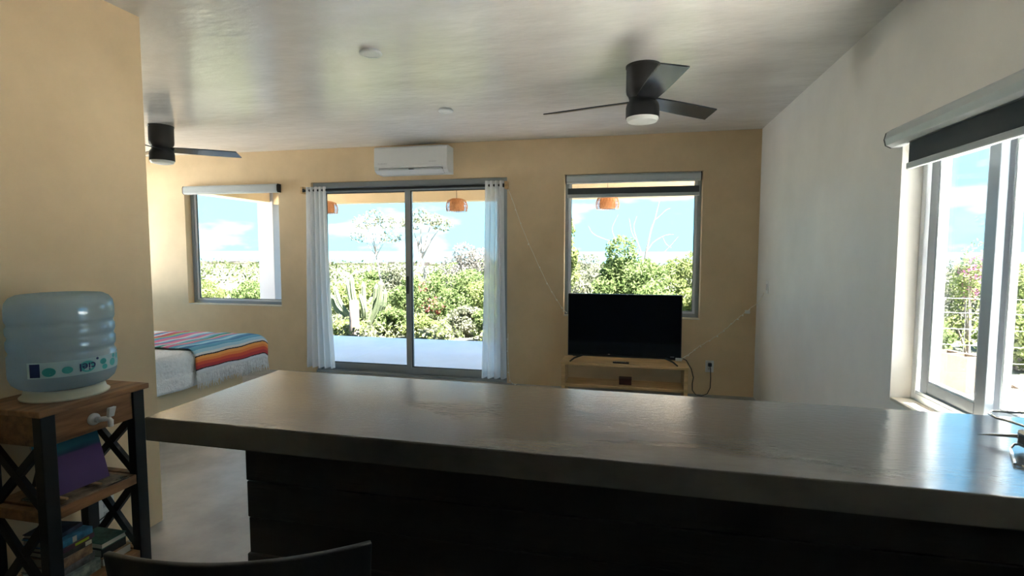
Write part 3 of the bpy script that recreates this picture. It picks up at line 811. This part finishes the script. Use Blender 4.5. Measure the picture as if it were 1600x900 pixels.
# ================================================================== books on the bottom shelf
def cov(n, c, c2=None): return mat(n, c, .4, .35, 25, col2=c2)
zb = .1635
BG = 'books on the lowest shelf'
def stack(rows, cx, cy):
    z = zb
    for (lab, sx, sy, sz, dx, dy, rz, cv) in rows:
        o_ = book('book', lab, (cx + dx, cy + dy * .4, z), sx, sy * (.84 if len(rows) > 3 else 1), sz, rz * .6, cv, BG); z += sz + .0005
        rows_out.append(o_)
rows_out = []
stack([('teal and cream paperback at the bottom of the tall book pile', .19, .175, .046, 0, .008, 5, cov('teal_cover', (.04, .12, .14), (.30, .36, .33))),
       ('thick grey paperback resting on the teal and cream one', .18, .165, .030, -.01, -.002, 0, cov('grey_cover', (.08, .08, .09), (.2, .19, .19))),
       ('brown and pink patterned paperback in the middle of the tall pile', .18, .150, .036, -.008, -.012, 3, cov('brown_cover', (.16, .07, .06), (.40, .25, .14))),
       ('black paperback with white corner in the tall pile', .17, .155, .022, -.006, -.004, -2, cov('black_cover', (.02, .018, .02), (.06, .05, .05))),
       ('thin plum book with a lime spine strip in the tall pile', .175, .160, .018, -.004, .0, 4, cov('plum_cover', (.13, .02, .05), (.06, .03, .06))),
       ('bright blue spined paperback near the top of the tall pile', .165, .160, .026, -.004, -.004, 3, cov('blue_cover', (.03, .20, .40), (.05, .27, .48))),
       ('dark navy paperback on top of the tall book pile', .14, .13, .016, -.025, -.006, 14, cov('navy_cover', (.02, .02, .05), (.05, .06, .10)))], -2.142, 1.539)
MB().box(.0875, .0881, -.01, .045, .004, .014).build('spine_strip', mat('lime_strip', (.40, .5, .03), .5), rows_out[4])
MB().box(.0825, .0831, -.012, .004, .002, .024).build('spine_patch', PAGE, rows_out[5])
MB().box(.085, .0856, .038, .062, .003, .019).build('spine_patch', PAGE, rows_out[3])
stack([('tan worn paperback at the bottom of the short book pile', .16, .125, .036, 0, .010, -4, cov('tan_cover', (.30, .16, .07), (.40, .24, .12))),
       ('black hardback between the tan and the dark green book', .15, .105, .032, -.006, -.004, 0, cov('jet_cover', (.015, .014, .015))),
       ('dark green hardback with pale pages on top of the short pile', .15, .105, .024, -.004, 0, 0, cov('green_cover', (.02, .07, .05), (.06, .16, .11)))], -2.125, 1.684)
rows_out[-1].rotation_euler[2] = PI
rows_out[-3].rotation_euler[2] = PI

# ================================================================== chair
LEATH = mat('black_chair_shell', (.010, .010, .011), .38, bump=.05, bscale=200)
r = thing('chair', 'black curved-back chair tucked at the bar counter', 'chair', (-.802, 1.05, 0), R(17))
def shell(u, v):
    a = (u - .5) * 2
    top = .857 - .045 * v * 0
    z = .52 + .329 * v
    wid = .256 - .02 * (1 - v)
    x = wid * a
    y = -.218 - .03 * v + .058 * a * a
    return (x, y, z)
MB().grid(shell, 28, 10).build('backrest', LEATH, r, True, thick=.013, bevel=.003)
def seat(u, v):
    a = (u - .5) * 2
    return (.235 * a * (1 - .08 * (1 - v)), -.21 + .44 * v, .455 + .012 * a * a - .01 * math.sin(PI * v))
MB().grid(seat, 12, 12).build('seat', LEATH, r, True, thick=.04, bevel=.01)
for sx in (-1, 1):
    MB().tube([(sx * .17, -.19, .45), (sx * .20, -.235, 0)], [.016, .012], 10).build('leg', BLACKM, r, True)
    MB().tube([(sx * .17, .17, .45), (sx * .20, .21, 0)], [.016, .012], 10).build('leg', BLACKM, r, True)
    MB().tube([(sx * .15, -.17, .45), (sx * .16, -.24, .56)], [.012, .012], 8).build('back_support', BLACKM, r, True)

# ================================================================== patio
struct(MB().box(-6.35, -3.695, YB + TW, 8.08, -.20, -.02).build('patio_floor', CONC))
struct(MB().prism([(-3.675, YB + TW, -.20), (XR + 1.5, YB + TW, -.20), (XR + 1.5, 8.08, -.20), (-3.42, 8.08, -.20)], (0, 0, .18)).build('patio_floor', CONC))
JOINT = mat('pale_joint_grout', (.62, .63, .66), .7)
struct(MB().prism([(-3.70, YB + TW, -.20), (-3.674, YB + TW, -.20), (-3.419, 8.08, -.20), (-3.455, 8.08, -.20)], (0, 0, .178)).build('patio_joint', JOINT))
struct(MB().prism([(-3.6955, YB + TW, -.20), (-3.69, YB + TW, -.20), (-3.44, 8.08, -.20), (-3.6955, 8.08, -.20)], (0, 0, .179)).build('patio_floor_infill', CONC))
struct(MB().box(-6.2, XR + 1.4, YB + TW, 8.12, 2.45, 2.60).build('patio_roof', PTAN))
struct(MB().box(-5.87, XR + 1.4, 7.85, 8.08, 2.215, 2.45).build('patio_beam', PTAN))
struct(MB().box(-6.17, -5.92, YB + TW, 7.85, 2.25, 2.45).build('patio_side_beam', PTAN))
struct(MB().box(-6.17, -5.87, 7.83, 8.08, -.02, 2.45).build('patio_pillar', PGREY, bevel=.01))
struct(MB().box(XR + 1.1, XR + 1.4, 7.83, 8.08, -.02, 2.45).build('patio_pillar', PGREY, bevel=.01))

# rattan pendants: hoops and ribs plus a solid inner liner
LINER = mat('orange_lamp_liner', (.60, .26, .10), .6)
def pendant(name, label, loc, rr=.15, first=None):
    t = thing(name, label, 'pendant lamp', loc, 0, 'rattan pendants under the patio roof')
    MB().tube([(0, 0, 0), (0, 0, -.30)], .003, 6).build('cord', BLACKP, t, True)
    MB().lathe([(.012, -.30), (rr * .55, -.31), (rr * .66, -.36), (rr * .68, -.46), (rr * .60, -.47)], seg=28, cap=False).build('inner_shade', LINER, t, True, thick=.003)
    prof = [(rr * .45, -.305), (rr * .8, -.325), (rr * .97, -.375), (rr, -.42), (rr * .93, -.475)]
    m = MB()
    for (q, z) in prof:
        m.tube([(q * math.cos(k * PI / 12), q * math.sin(k * PI / 12), z) for k in range(25)], .0035, 5, cap=False)
    hs = m.build('hoops', RATTAN, t, True)
    m = MB()
    for k in range(26):
        a = 2 * PI * k / 26
        m.tube([(q * math.cos(a + i * .12), q * math.sin(a + i * .12), z) for i, (q, z) in enumerate(prof)], .0028, 4)
        m.tube([(q * math.cos(a - i * .12), q * math.sin(a - i * .12), z) for i, (q, z) in enumerate(prof)], .0028, 4)
    m.build('weave', RATTAN, t, True)
    return t
p0 = pendant('pendant_lamp', 'woven rattan pendant lamp hanging outside the right door panel', (-2.305, 6.9, 2.45))
dup(p0, (-4.27, 6.9, 2.45), .4, 'woven rattan pendant lamp half hidden by the bed-side curtain')
dup(p0, (-.276, 6.9, 2.45), .9, 'woven rattan pendant lamp outside the television window')

# ================================================================== land, sea, town
GRD = mat('dry_ground', (.060, .048, .036), .9, .2, .6, col2=(.040, .048, .024), detail=8)
GRAVEL = mat('pale_gravel', (.56, .53, .48), .9, .12, 8, .2, 30, col2=(.63, .60, .56))
def gz(x, y):
    d = max(0.0, y - 8.1 - max(0.0, min(4.0, x - 2.0)) * .8)
    side = max(0.0, abs(x + 2) - 25)
    z = -.16 - .03 * d if d < 200 else -6.16 - (d - 200) * .0285
    return z + .12 * math.sin(x * .5) * math.sin(y * .37) * min(1, d / 4) - .0 * side
mb = MB()
ys = [5.0, 6.5, 8.0, 8.3, 9, 10, 11.5, 13, 15, 18, 22, 28, 36, 50, 75, 110, 170, 260, 400, 650, 1000, 1400, 1620]
xs = [-1.0, -.8, -.6, -.45, -.32, -.22, -.14, -.08, -.03, 0, .03, .08, .14, .22, .32, .45, .6, .8, 1.0]
for y in ys:
    for x in xs:
        X = -1 + x * (60 + 1.9 * y); mb.v.append((X, y, gz(X, y)))
k = len(xs)
for i in range(len(ys) - 1):
    for j in range(k - 1): mb.f.append((i * k + j, i * k + j + 1, (i + 1) * k + j + 1, (i + 1) * k + j))
HILL = struct(mb.build('hillside_ground', GRD, smooth=True))
struct(MB().box(XR + TW, 40, -12, 7.0, -.35, -.10).build('side_yard_ground', GRAVEL))
struct(MB().box(-40, XBED - TW, -12, 8.0, -.35, -.14).build('bedroom_yard_ground', GRAVEL))
SEA = mat('turquoise_sea', (.013, .038, .050), .6, .06, .002)
struct(MB().quad((-40000, 1500, -46), (40000, 1500, -46), (40000, 45000, -46), (-40000, 45000, -46)).build('sea', SEA))
HOUSE = mat('far_whitewash', (.065, .052, .048), .8, .3, .02)
rg = random.Random(21); mb = MB()
for i in range(420):
    y = rg.uniform(700, 1590); x = rg.uniform(-1.15, .35) * y; s_ = rg.uniform(4, 11); h = rg.uniform(3, 7); z = gz(x, y) - 1
    mb.box(x - s_, x + s_, y - s_, y + s_, z, z + h)
o = mb.build('distant_town', HOUSE); o['kind'] = 'stuff'; o['label'] = 'pale houses of a far coastal town'; o['category'] = 'town'

# ================================================================== vegetation
def leafmat(name, c, c2, tr=.35):
    m = bpy.data.materials.new(name); m.use_nodes = True
    t = m.node_tree; t.nodes.clear()
    o = t.nodes.new('ShaderNodeOutputMaterial'); mx = t.nodes.new('ShaderNodeMixShader'); mx.inputs[0].default_value = tr
    d = t.nodes.new('ShaderNodeBsdfDiffuse'); l = t.nodes.new('ShaderNodeBsdfTranslucent')
    tc = t.nodes.new('ShaderNodeTexCoord'); n = t.nodes.new('ShaderNodeTexNoise'); n.inputs['Scale'].default_value = 5; n.inputs['Detail'].default_value = 4
    r = t.nodes.new('ShaderNodeValToRGB'); r.color_ramp.elements[0].position = .35; r.color_ramp.elements[1].position = .65
    r.color_ramp.elements[0].color = (*c, 1); r.color_ramp.elements[1].color = (*c2, 1)
    t.links.new(tc.outputs['Object'], n.inputs[0]); t.links.new(n.outputs['Fac'], r.inputs[0])
    t.links.new(r.outputs[0], d.inputs[0]); t.links.new(r.outputs[0], l.inputs[0])
    t.links.new(d.outputs[0], mx.inputs[1]); t.links.new(l.outputs[0], mx.inputs[2]); t.links.new(mx.outputs[0], o.inputs[0])
    return m
LF = {'green': leafmat('mid_green_leaf', (.075, .11, .036), (.15, .185, .078), .45),
      'lime': leafmat('yellow_green_leaf', (.11, .145, .045), (.195, .215, .09), .45),
      'grey': leafmat('dry_grey_leaf', (.14, .128, .112), (.20, .187, .168)),
      'sage': leafmat('sage_leaf', (.115, .128, .08), (.18, .178, .13), .4),
      'scrub': leafmat('far_scrub_leaf', (.042, .058, .022), (.075, .085, .04), .3),
      'pink': leafmat('pink_bract', (.34, .07, .08), (.38, .13, .12)),
      'mag': leafmat('magenta_bract', (.32, .08, .19), (.34, .15, .23))}
BARK = mat('pale_bark', (.25, .21, .18), .9, .2, 12)
nprng = np.random.default_rng(7)
def leaves(name, blobs, n, size, m, parent):
    """one mesh of n small leaf quads scattered over the shells of the given blobs (x,y,z,rx,rz), local to the parent"""
    B = np.array(blobs, float); wts = (B[:, 3] ** 2) * 1.0; wts /= wts.sum()
    ids = nprng.choice(len(B), n, p=wts)
    d = nprng.normal(size=(n, 3)); d /= np.linalg.norm(d, axis=1)[:, None]
    rad = nprng.uniform(.45, 1.0, n) ** .6
    P = B[ids, :3] + d * rad[:, None] * np.stack([B[ids, 3], B[ids, 3], B[ids, 4]], 1)
    a = nprng.normal(size=(n, 3)); a /= np.linalg.norm(a, axis=1)[:, None]
    b = np.cross(a, nprng.normal(size=(n, 3))); b /= np.linalg.norm(b, axis=1)[:, None]
    s = size * nprng.uniform(.6, 1.3, n)[:, None]
    V = np.stack([P - a * s, P - b * s * .45, P + a * s, P + b * s * .45], 1).reshape(-1, 3)
    me = bpy.data.meshes.new(name)
    me.vertices.add(4 * n); me.vertices.foreach_set('co', V.astype(np.float32).ravel())
    me.loops.add(4 * n); me.loops.foreach_set('vertex_index', np.arange(4 * n, dtype=np.int32))
    me.polygons.add(n); me.polygons.foreach_set('loop_start', np.arange(0, 4 * n, 4, dtype=np.int32))
    me.update(calc_edges=True); me.materials.append(m)
    o = bpy.data.objects.new(name, me); C.objects.link(o); o.parent = parent; o['kind'] = 'stuff'
    return o
def shrub(label, x, y, top, rad, kind, n=2600, size=.05, flowers=None, cat='shrub', group=None, seed=0, base=None, flat=.8):
    rg = random.Random(int(abs(x * 97 + y * 31)) + seed)
    g = (gz(x, y) if y > 8.1 else -.1) if base is None else base
    t = thing('shrub', label, cat, (x, y, g), 0, group)
    h = top - g; bl_ = []
    for i in range(9):
        a = rg.uniform(0, 2 * PI); q = rg.uniform(.1, .75) * rad; zz_ = rg.uniform(.28, .8) * h; br = rg.uniform(.28, .5) * rad
        bl_.append((q * math.cos(a), q * math.sin(a), zz_, br, min(br * flat, h * .25)))
    bl_.append((0, 0, h * .83, rad * .4, h * .17)); bl_.append((0, 0, h * .35, rad * .75, h * .33))
    leaves('foliage', bl_, int(n * 1.7), size * .78, LF[kind], t)
    if flowers: leaves('blossom', [(b_[0], b_[1] - .1, b_[2] + .06, b_[3], b_[4]) for b_ in bl_[:5]], n // 5, size * .8, LF[flowers], t)
    m = MB()
    for b_ in bl_[:6]: m.tube([(b_[0] * .1, b_[1] * .1, -.03), (b_[0] * .5, b_[1] * .5, b_[2] * .5), (b_[0], b_[1], b_[2])], [.022, .016, .006], 5)
    m.build('stems', BARK, t, True)
    return t
GP = 'garden shrubs beyond the patio edge'
# door view, near row
nm = {'lime': 'yellow-green', 'sage': 'greyish sage', 'green': 'mid-green', 'grey': 'dry grey'}
for lab, x, y, t_p, rd, kd in [
    ('low yellow-green shrub at the patio edge behind the bed-side curtain', -7.0, 9.7, .30, .6, 'lime'),
    ('low greyish shrub left of the cactus at the patio edge', -6.05, 9.2, .22, .42, 'sage'),
    ('low yellow-green shrub in front of the cactus beside the pale post', -5.2, 9.0, .10, .42, 'lime'),
    ('low mid-green shrub right behind the pale post', -4.5, 9.4, .32, .42, 'green'),
    ('low yellow-green shrub behind the sliding door meeting stile', -3.75, 9.05, .28, .38, 'lime'),
    ('low greyish shrub in front of the red bougainvillea', -3.02, 9.5, .40, .38, 'sage'),
    ('low mid-green shrub at the patio edge by the television-side curtain', -2.38, 9.05, .50, .38, 'green'),
    ('low greyish shrub outside the wall between door and television window', -1.55, 9.4, .55, .42, 'sage'),
    ('waist-high greyish shrub at the bed-side end of the second garden row', -8.1, 12.1, .62, .7, 'sage'),
    ('waist-high yellow-green shrub behind the cactus', -6.6, 11.6, .68, .62, 'lime'),
    ('waist-high mid-green shrub under the slender left tree', -5.3, 12.2, .85, .6, 'green'),
    ('waist-high mid-green shrub right behind the red bougainvillea', -4.0, 12.7, .95, .75, 'green'),
    ('waist-high yellow-green shrub right of the red bougainvillea', -3.0, 11.6, .9, .75, 'lime'),
    ('waist-high greyish shrub at the television-side end of the second garden row', -1.9, 12.4, 1.05, .75, 'sage'),
    ('broad yellow-green bush farthest towards the sea side of the slope', -13.4, 18.4, .55, 1.05, 'lime'),
    ('broad mid-green bush below the sea band', -10.5, 20.4, .62, 1.05, 'green'),
    ('broad greyish bush behind the slender left tree', -8.1, 17.5, 1.0, 1.0, 'sage'),
    ('broad mid-green bush between the two slender trees', -6.6, 19.4, 1.0, 1.1, 'green'),
    ('broad mid-green bush behind the pale grey bush', -4.3, 19, 1.3, 1.3, 'green'),
    ('broad greyish bush at the far end of the slope hedge', -2.2, 18.2, 1.2, 1.1, 'sage')]:
    shrub(lab, x, y, t_p, rd, kd, 2600, .045 if y < 10 else (.055 if y < 15 else .085), group=GP)
shrub('pale leafless-looking grey bush behind the bougainvillea', -5.1, 16, 1.72, 1.0, 'grey', 3000, .06, flat=.9)
shrub('red-flowered bougainvillea bush outside the sliding door', -4.25, 11.0, .92, .5, 'green', 1200, .05, flowers='pink')
# left window view
for lab, x, y, t_p, rd, kd in [
    ('yellow-green bush on the slope below the bedroom window beside its frame', -13.7, 14.6, .48, 1.0, 'lime'),
    ('mid-green bush in the middle of the slope below the bedroom window', -12.0, 14.8, .45, .9, 'green'),
    ('greyish bush on the slope next to the patio pillar', -10.4, 14.4, .55, .8, 'sage'),
    ('low dry grey bush nearest the bedroom window', -11.2, 12.2, .10, .7, 'grey'),
    ('low yellow-green bush in front of the slope bushes near the pillar', -9.6, 12.4, .15, .7, 'lime'),
    ('low yellow-green bush in front of the slope bushes near the window frame', -12.6, 12.4, .12, .7, 'lime')]:
    shrub(lab, x, y, t_p, rd, kd, 2600, .06, group='slope bushes')
# television window view
shrub('tall dense green bush behind the television window', -.15, 11.2, 1.78, .9, 'green', 6500, .055)
for lab, x, y, t_p, rd, kd in [
    ('tall narrow yellow-green bush at the door side of the television window', -1.25, 10.8, 2.25, .45, 'lime'),
    ('rounded yellow-green bush right of the tall dense green bush', .15 + 1.2, 11.7, 1.46, .62, 'lime'),
    ('low greyish bush in front of the tall dense green bush', -.8, 9.4, .92, .45, 'sage'),
    ('mid-green bush in front of the bare tree', .45, 9.3, .95, .5, 'green'),
    ('yellow-green bush at the corner side of the television window', 1.35, 9.8, .95, .55, 'lime'),
    ('greyish bush far behind the tall dense green bush', -1.0, 13.6, 1.4, .8, 'sage')]:
    shrub(lab, x, y, t_p, rd, kd, 3600, .05, group='bushes outside the television window')
# right window view
for lab, x, y, t_p, rd, kd in [
    ('mid-green hedge bush behind the wire fence nearest the house', 4.5, 9.9, 1.22, .75, 'green'),
    ('yellow-green hedge bush behind the wire fence under the magenta bougainvillea', 6.15, 9.8, 1.3, .7, 'lime'),
    ('mid-green hedge bush at the outer end of the wire fence', 7.9, 9.9, 1.3, .75, 'green'),
    ('low yellow-green bush right behind the wire fence', 5.2, 8.35, .75, .55, 'lime'),
    ('low mid-green bush right behind the wire fence near the blocks', 4.1, 8.6, .62, .5, 'green'),
    ('greyish bush showing over the hedge', 6.2, 11.6, 1.35, .9, 'sage'),
    ('mid-green bush farthest behind the hedge', 8.2, 12.2, 1.35, .9, 'green')]:
    shrub(lab, x, y, t_p, rd, kd, 3200, .05, group='hedge behind the wire fence', base=-.16)
shrub('magenta-flowered bougainvillea rising over the hedge', 5.1, 9.25, 1.66, .4, 'lime', 900, .04, flowers='mag', base=-.16)

# slender trees
def tree(label, trunk, rr, tips, n, size, kind):
    t = thing('tree', label, 'tree', trunk[0])
    MB().tube(trunk, [rr * (1 - .6 * i / (len(trunk) - 1)) for i in range(len(trunk))], 7).build('trunk', BARK, t, True, world=True)
    o = Vector(trunk[0])
    for (bx, by, bz, q) in tips:
        j = min(len(trunk) - 1, max(1, int(len(trunk) * .6)))
        s = Vector(trunk[j]); e = Vector((bx, by, bz)); mid_ = (s + e) / 2 + Vector((0, 0, .08))
        MB().tube([tuple(s), tuple(mid_), tuple(e)], [rr * .45, rr * .3, .006], 5).build('branch', BARK, t, True, world=True)
    if n: leaves('foliage', [(bx - o.x, by - o.y, bz - o.z, q, q * .6) for bx, by, bz, q in tips], n, size, LF[kind], t)
    return t
tree('slender tree with sparse crown seen through the left door panel', [(-6.45, 13, gz(-6.45, 13)), (-6.5, 13, .6), (-6.62, 13, 1.3), (-6.72, 13, 1.9)], .035, [(-6.95, 13, 2.2, .35), (-6.6, 12.9, 2.35, .3), (-6.35, 13.1, 2.2, .35), (-7.15, 13, 1.8, .25), (-6.2, 13, 1.8, .3)], 700, .045, 'sage')
tree('pale-trunked slender tree seen through the right door panel', [(-5.12, 13, gz(-5.12, 13)), (-5.17, 13, .5), (-5.33, 13, 1.2), (-5.42, 13, 1.8)], .06, [(-5.62, 13, 2.15, .3), (-5.35, 13, 2.35, .3), (-5.05, 13.1, 2.25, .3), (-4.75, 13, 2.1, .3)], 650, .05, 'sage')
t = thing('tree', 'bare grey branching tree above the bush outside the television window', 'tree', (.3, 12, gz(.3, 12)))
MB().tube([(.3, 12, gz(.3, 12)), (.32, 12, .6), (.37, 12, 1.4), (.47, 12, 1.9), (.55, 12, 2.15), (.66, 12, 2.62)], [.04, .034, .026, .018, .013, .004], 6).build('trunk', BARK, t, True, world=True)
for pts, q in (([(.53, 12, 2.1), (.64, 12, 2.19), (.78, 12, 2.33), (.86, 12, 2.36)], .010), ([(.36, 12, 1.35), (.52, 12, 1.62), (.78, 12.1, 1.78), (.96, 12.1, 1.80)], .011), ([(.35, 12, 1.2), (.2, 12, 1.6), (.10, 12, 1.95), (.16, 12, 2.2)], .011), ([(.2, 12, 1.6), (.06, 12, 1.85), (.0, 12, 2.15)], .008), ([(.33, 12, .9), (-.2, 12, 1.45), (-.32, 12, 1.75), (-.37, 12, 1.95), (-.24, 12, 2.25)], .009), ([(.72, 12.1, 1.76), (.80, 12.1, 1.6), (.92, 12.1, 1.5)], .006), ([(.33, 12, 1.0), (.8, 12, 1.45), (1.05, 12, 1.75)], .008), ([(-.25, 12, 1.6), (-.75, 12, 1.8), (-.9, 12, 2.0)], .006)):
    MB().tube([tuple(p) for p in catmull(pts, 4)], [q * (1 - .7 * i / (4 * (len(pts) - 1))) for i in range(4 * (len(pts) - 1) + 1)], 5).build('branch', BARK, t, True, world=True)

# organ-pipe cactus
CACT = mat('cactus_skin', (.095, .115, .06), .8, .15, 6)
def cactus(label, x, y, arms):
    g = gz(x, y); t = thing('cactus', label, 'cactus', (x, y, g))
    for (dx, dy, h, lean) in arms:
        pts = [(dx * .25, dy * .25, 0), (dx * .6, dy * .6, h * .25), (dx, dy, h * .6), (dx + lean, dy, h)]
        c = catmull(pts, 4); n0 = len(c); m = MB(); seg = 16
        m.tube([tuple(p) for p in c], [.05 + .012 * math.sin(PI * min(1, i / n0 + .2)) if i < n0 - 1 else .015 for i in range(n0)], seg)
        ctr = [Vector(p) for p in c]
        for i in range(n0):
            for k in range(seg):
                v = Vector(m.v[i * seg + k]); m.v[i * seg + k] = tuple(ctr[i] + (v - ctr[i]) * (1.0 if k % 2 else .78))
        m.build('arm', CACT, t, False)
    return t
cactus('many-armed columnar cactus beside the pale post', -5.35, 10.0, [(-.6, 0, .90, -.12), (-.4, .1, 1.02, -.08), (-.22, -.1, 1.15, -.05), (-.05, 0, 1.0, 0), (.15, .1, .95, .05), (.3, 0, 1.05, .06), (.45, -.1, .85, .05), (-.75, .1, .7, -.1), (.05, -.15, .75, -.1)])
POST = mat('weathered_post', (.17, .14, .125), .9, .15, 8)
tag(MB().tube([(-4.84, 8.6, -.22), (-4.835, 8.6, .2), (-4.83, 8.6, .52), (-4.83, 8.6, .54)], [.092, .088, .085, .07], 14).build('wooden_post', POST, smooth=True), 'short thick pale wooden post at the patio edge', 'post')

# concrete blocks and wire fence outside the right window
BLK = mat('tan_concrete_block', (.115, .085, .062), .9, .12, 8, .2, 40)
def block(label, x, y, z, rz, sx=.20, sy=.40, sz=.24):
    t = thing('concrete_block', label, 'block', (x, y, z), R(rz), None)
    # hollow block: outer walls, web and closed bottom, two real cavities open at the top
    w_ = .035; m = MB(); m.box(-sx / 2, sx / 2, -sy / 2, sy / 2, 0, .03)
    for a_ in (-sx / 2, sx / 2 - w_): m.box(a_, a_ + w_, -sy / 2, sy / 2, .03, sz)
    for b_ in (-sy / 2, -w_ / 2, sy / 2 - w_): m.box(-sx / 2 + w_, sx / 2 - w_, b_, b_ + w_, .03, sz)
    m.build('block_body', BLK, t)
    return t
block('lower tan block of the stack nearest the house corner', 3.05, 5.72, -.10, 20)
block('upper tan block of the stack nearest the house corner', 3.06, 5.73, .142, 18, sz=.33)
block('lower tan block of the short stack by the wire fence', 3.15, 5.25, -.10, -10, sz=.2)
block('upper tan block of the short stack by the wire fence', 3.16, 5.26, .102, -14, sz=.2)
FW = mat('galvanised_wire', (.25, .25, .25), .4, metal=.6)
r = thing('wire_fence', 'thin galvanised wire fence in front of the hedge', 'fence', (5, 7.4, -.1))
for z in (.08, .28, .48, .68, .86): MB().tube([(3.2, 7.6, z), (6, 7.3, z), (10, 7.0, z)], .0025, 5).build('wire', FW, r, True, world=True)
for i in range(30):
    x = 3.2 + i * .22; y = 7.6 - (x - 3.2) * .095
    MB().tube([(x, y, -.1), (x, y, .86)], .002, 5).build('upright_wire', FW, r, True, world=True)

# distant scrub cover of the slope: uncountable
rg = random.Random(5); bl_ = []
for i in range(900):
    y = 23 + 230 * rg.random() ** 1.8; x = -1 + rg.uniform(-1.3, .9) * y; s_ = rg.uniform(.5, 1.3) * (1 + y / 120)
    bl_.append((x, y, gz(x, y) + s_ * .4, s_, s_ * .7))
root = bpy.data.objects.new('slope_scrub', None); C.objects.link(root)
o1 = leaves('scrub_leaves', bl_, 75000, .13, LF['scrub'], None); o1.name = 'slope_scrub_green'
bpy.data.objects.remove(root)
o1['label'] = 'distant green scrub covering the falling slope'; o1['category'] = 'scrub'

# undergrowth between the garden shrubs: grass and low leaves nobody could count
bl_ = []
for i in range(420):
    x = rg.uniform(-9.5, 2.6); y = 8.6 + 8.2 * rg.random() ** 1.3
    bl_.append((x, y, gz(x, y) + .12, rg.uniform(.25, .45), rg.uniform(.10, .22)))
for kind, cnt, nm_ in (('sage', 26000, 'undergrowth'), ('lime', 20000, 'grass')):
    leaves(nm_, bl_, cnt, .045, LF[kind], HILL)
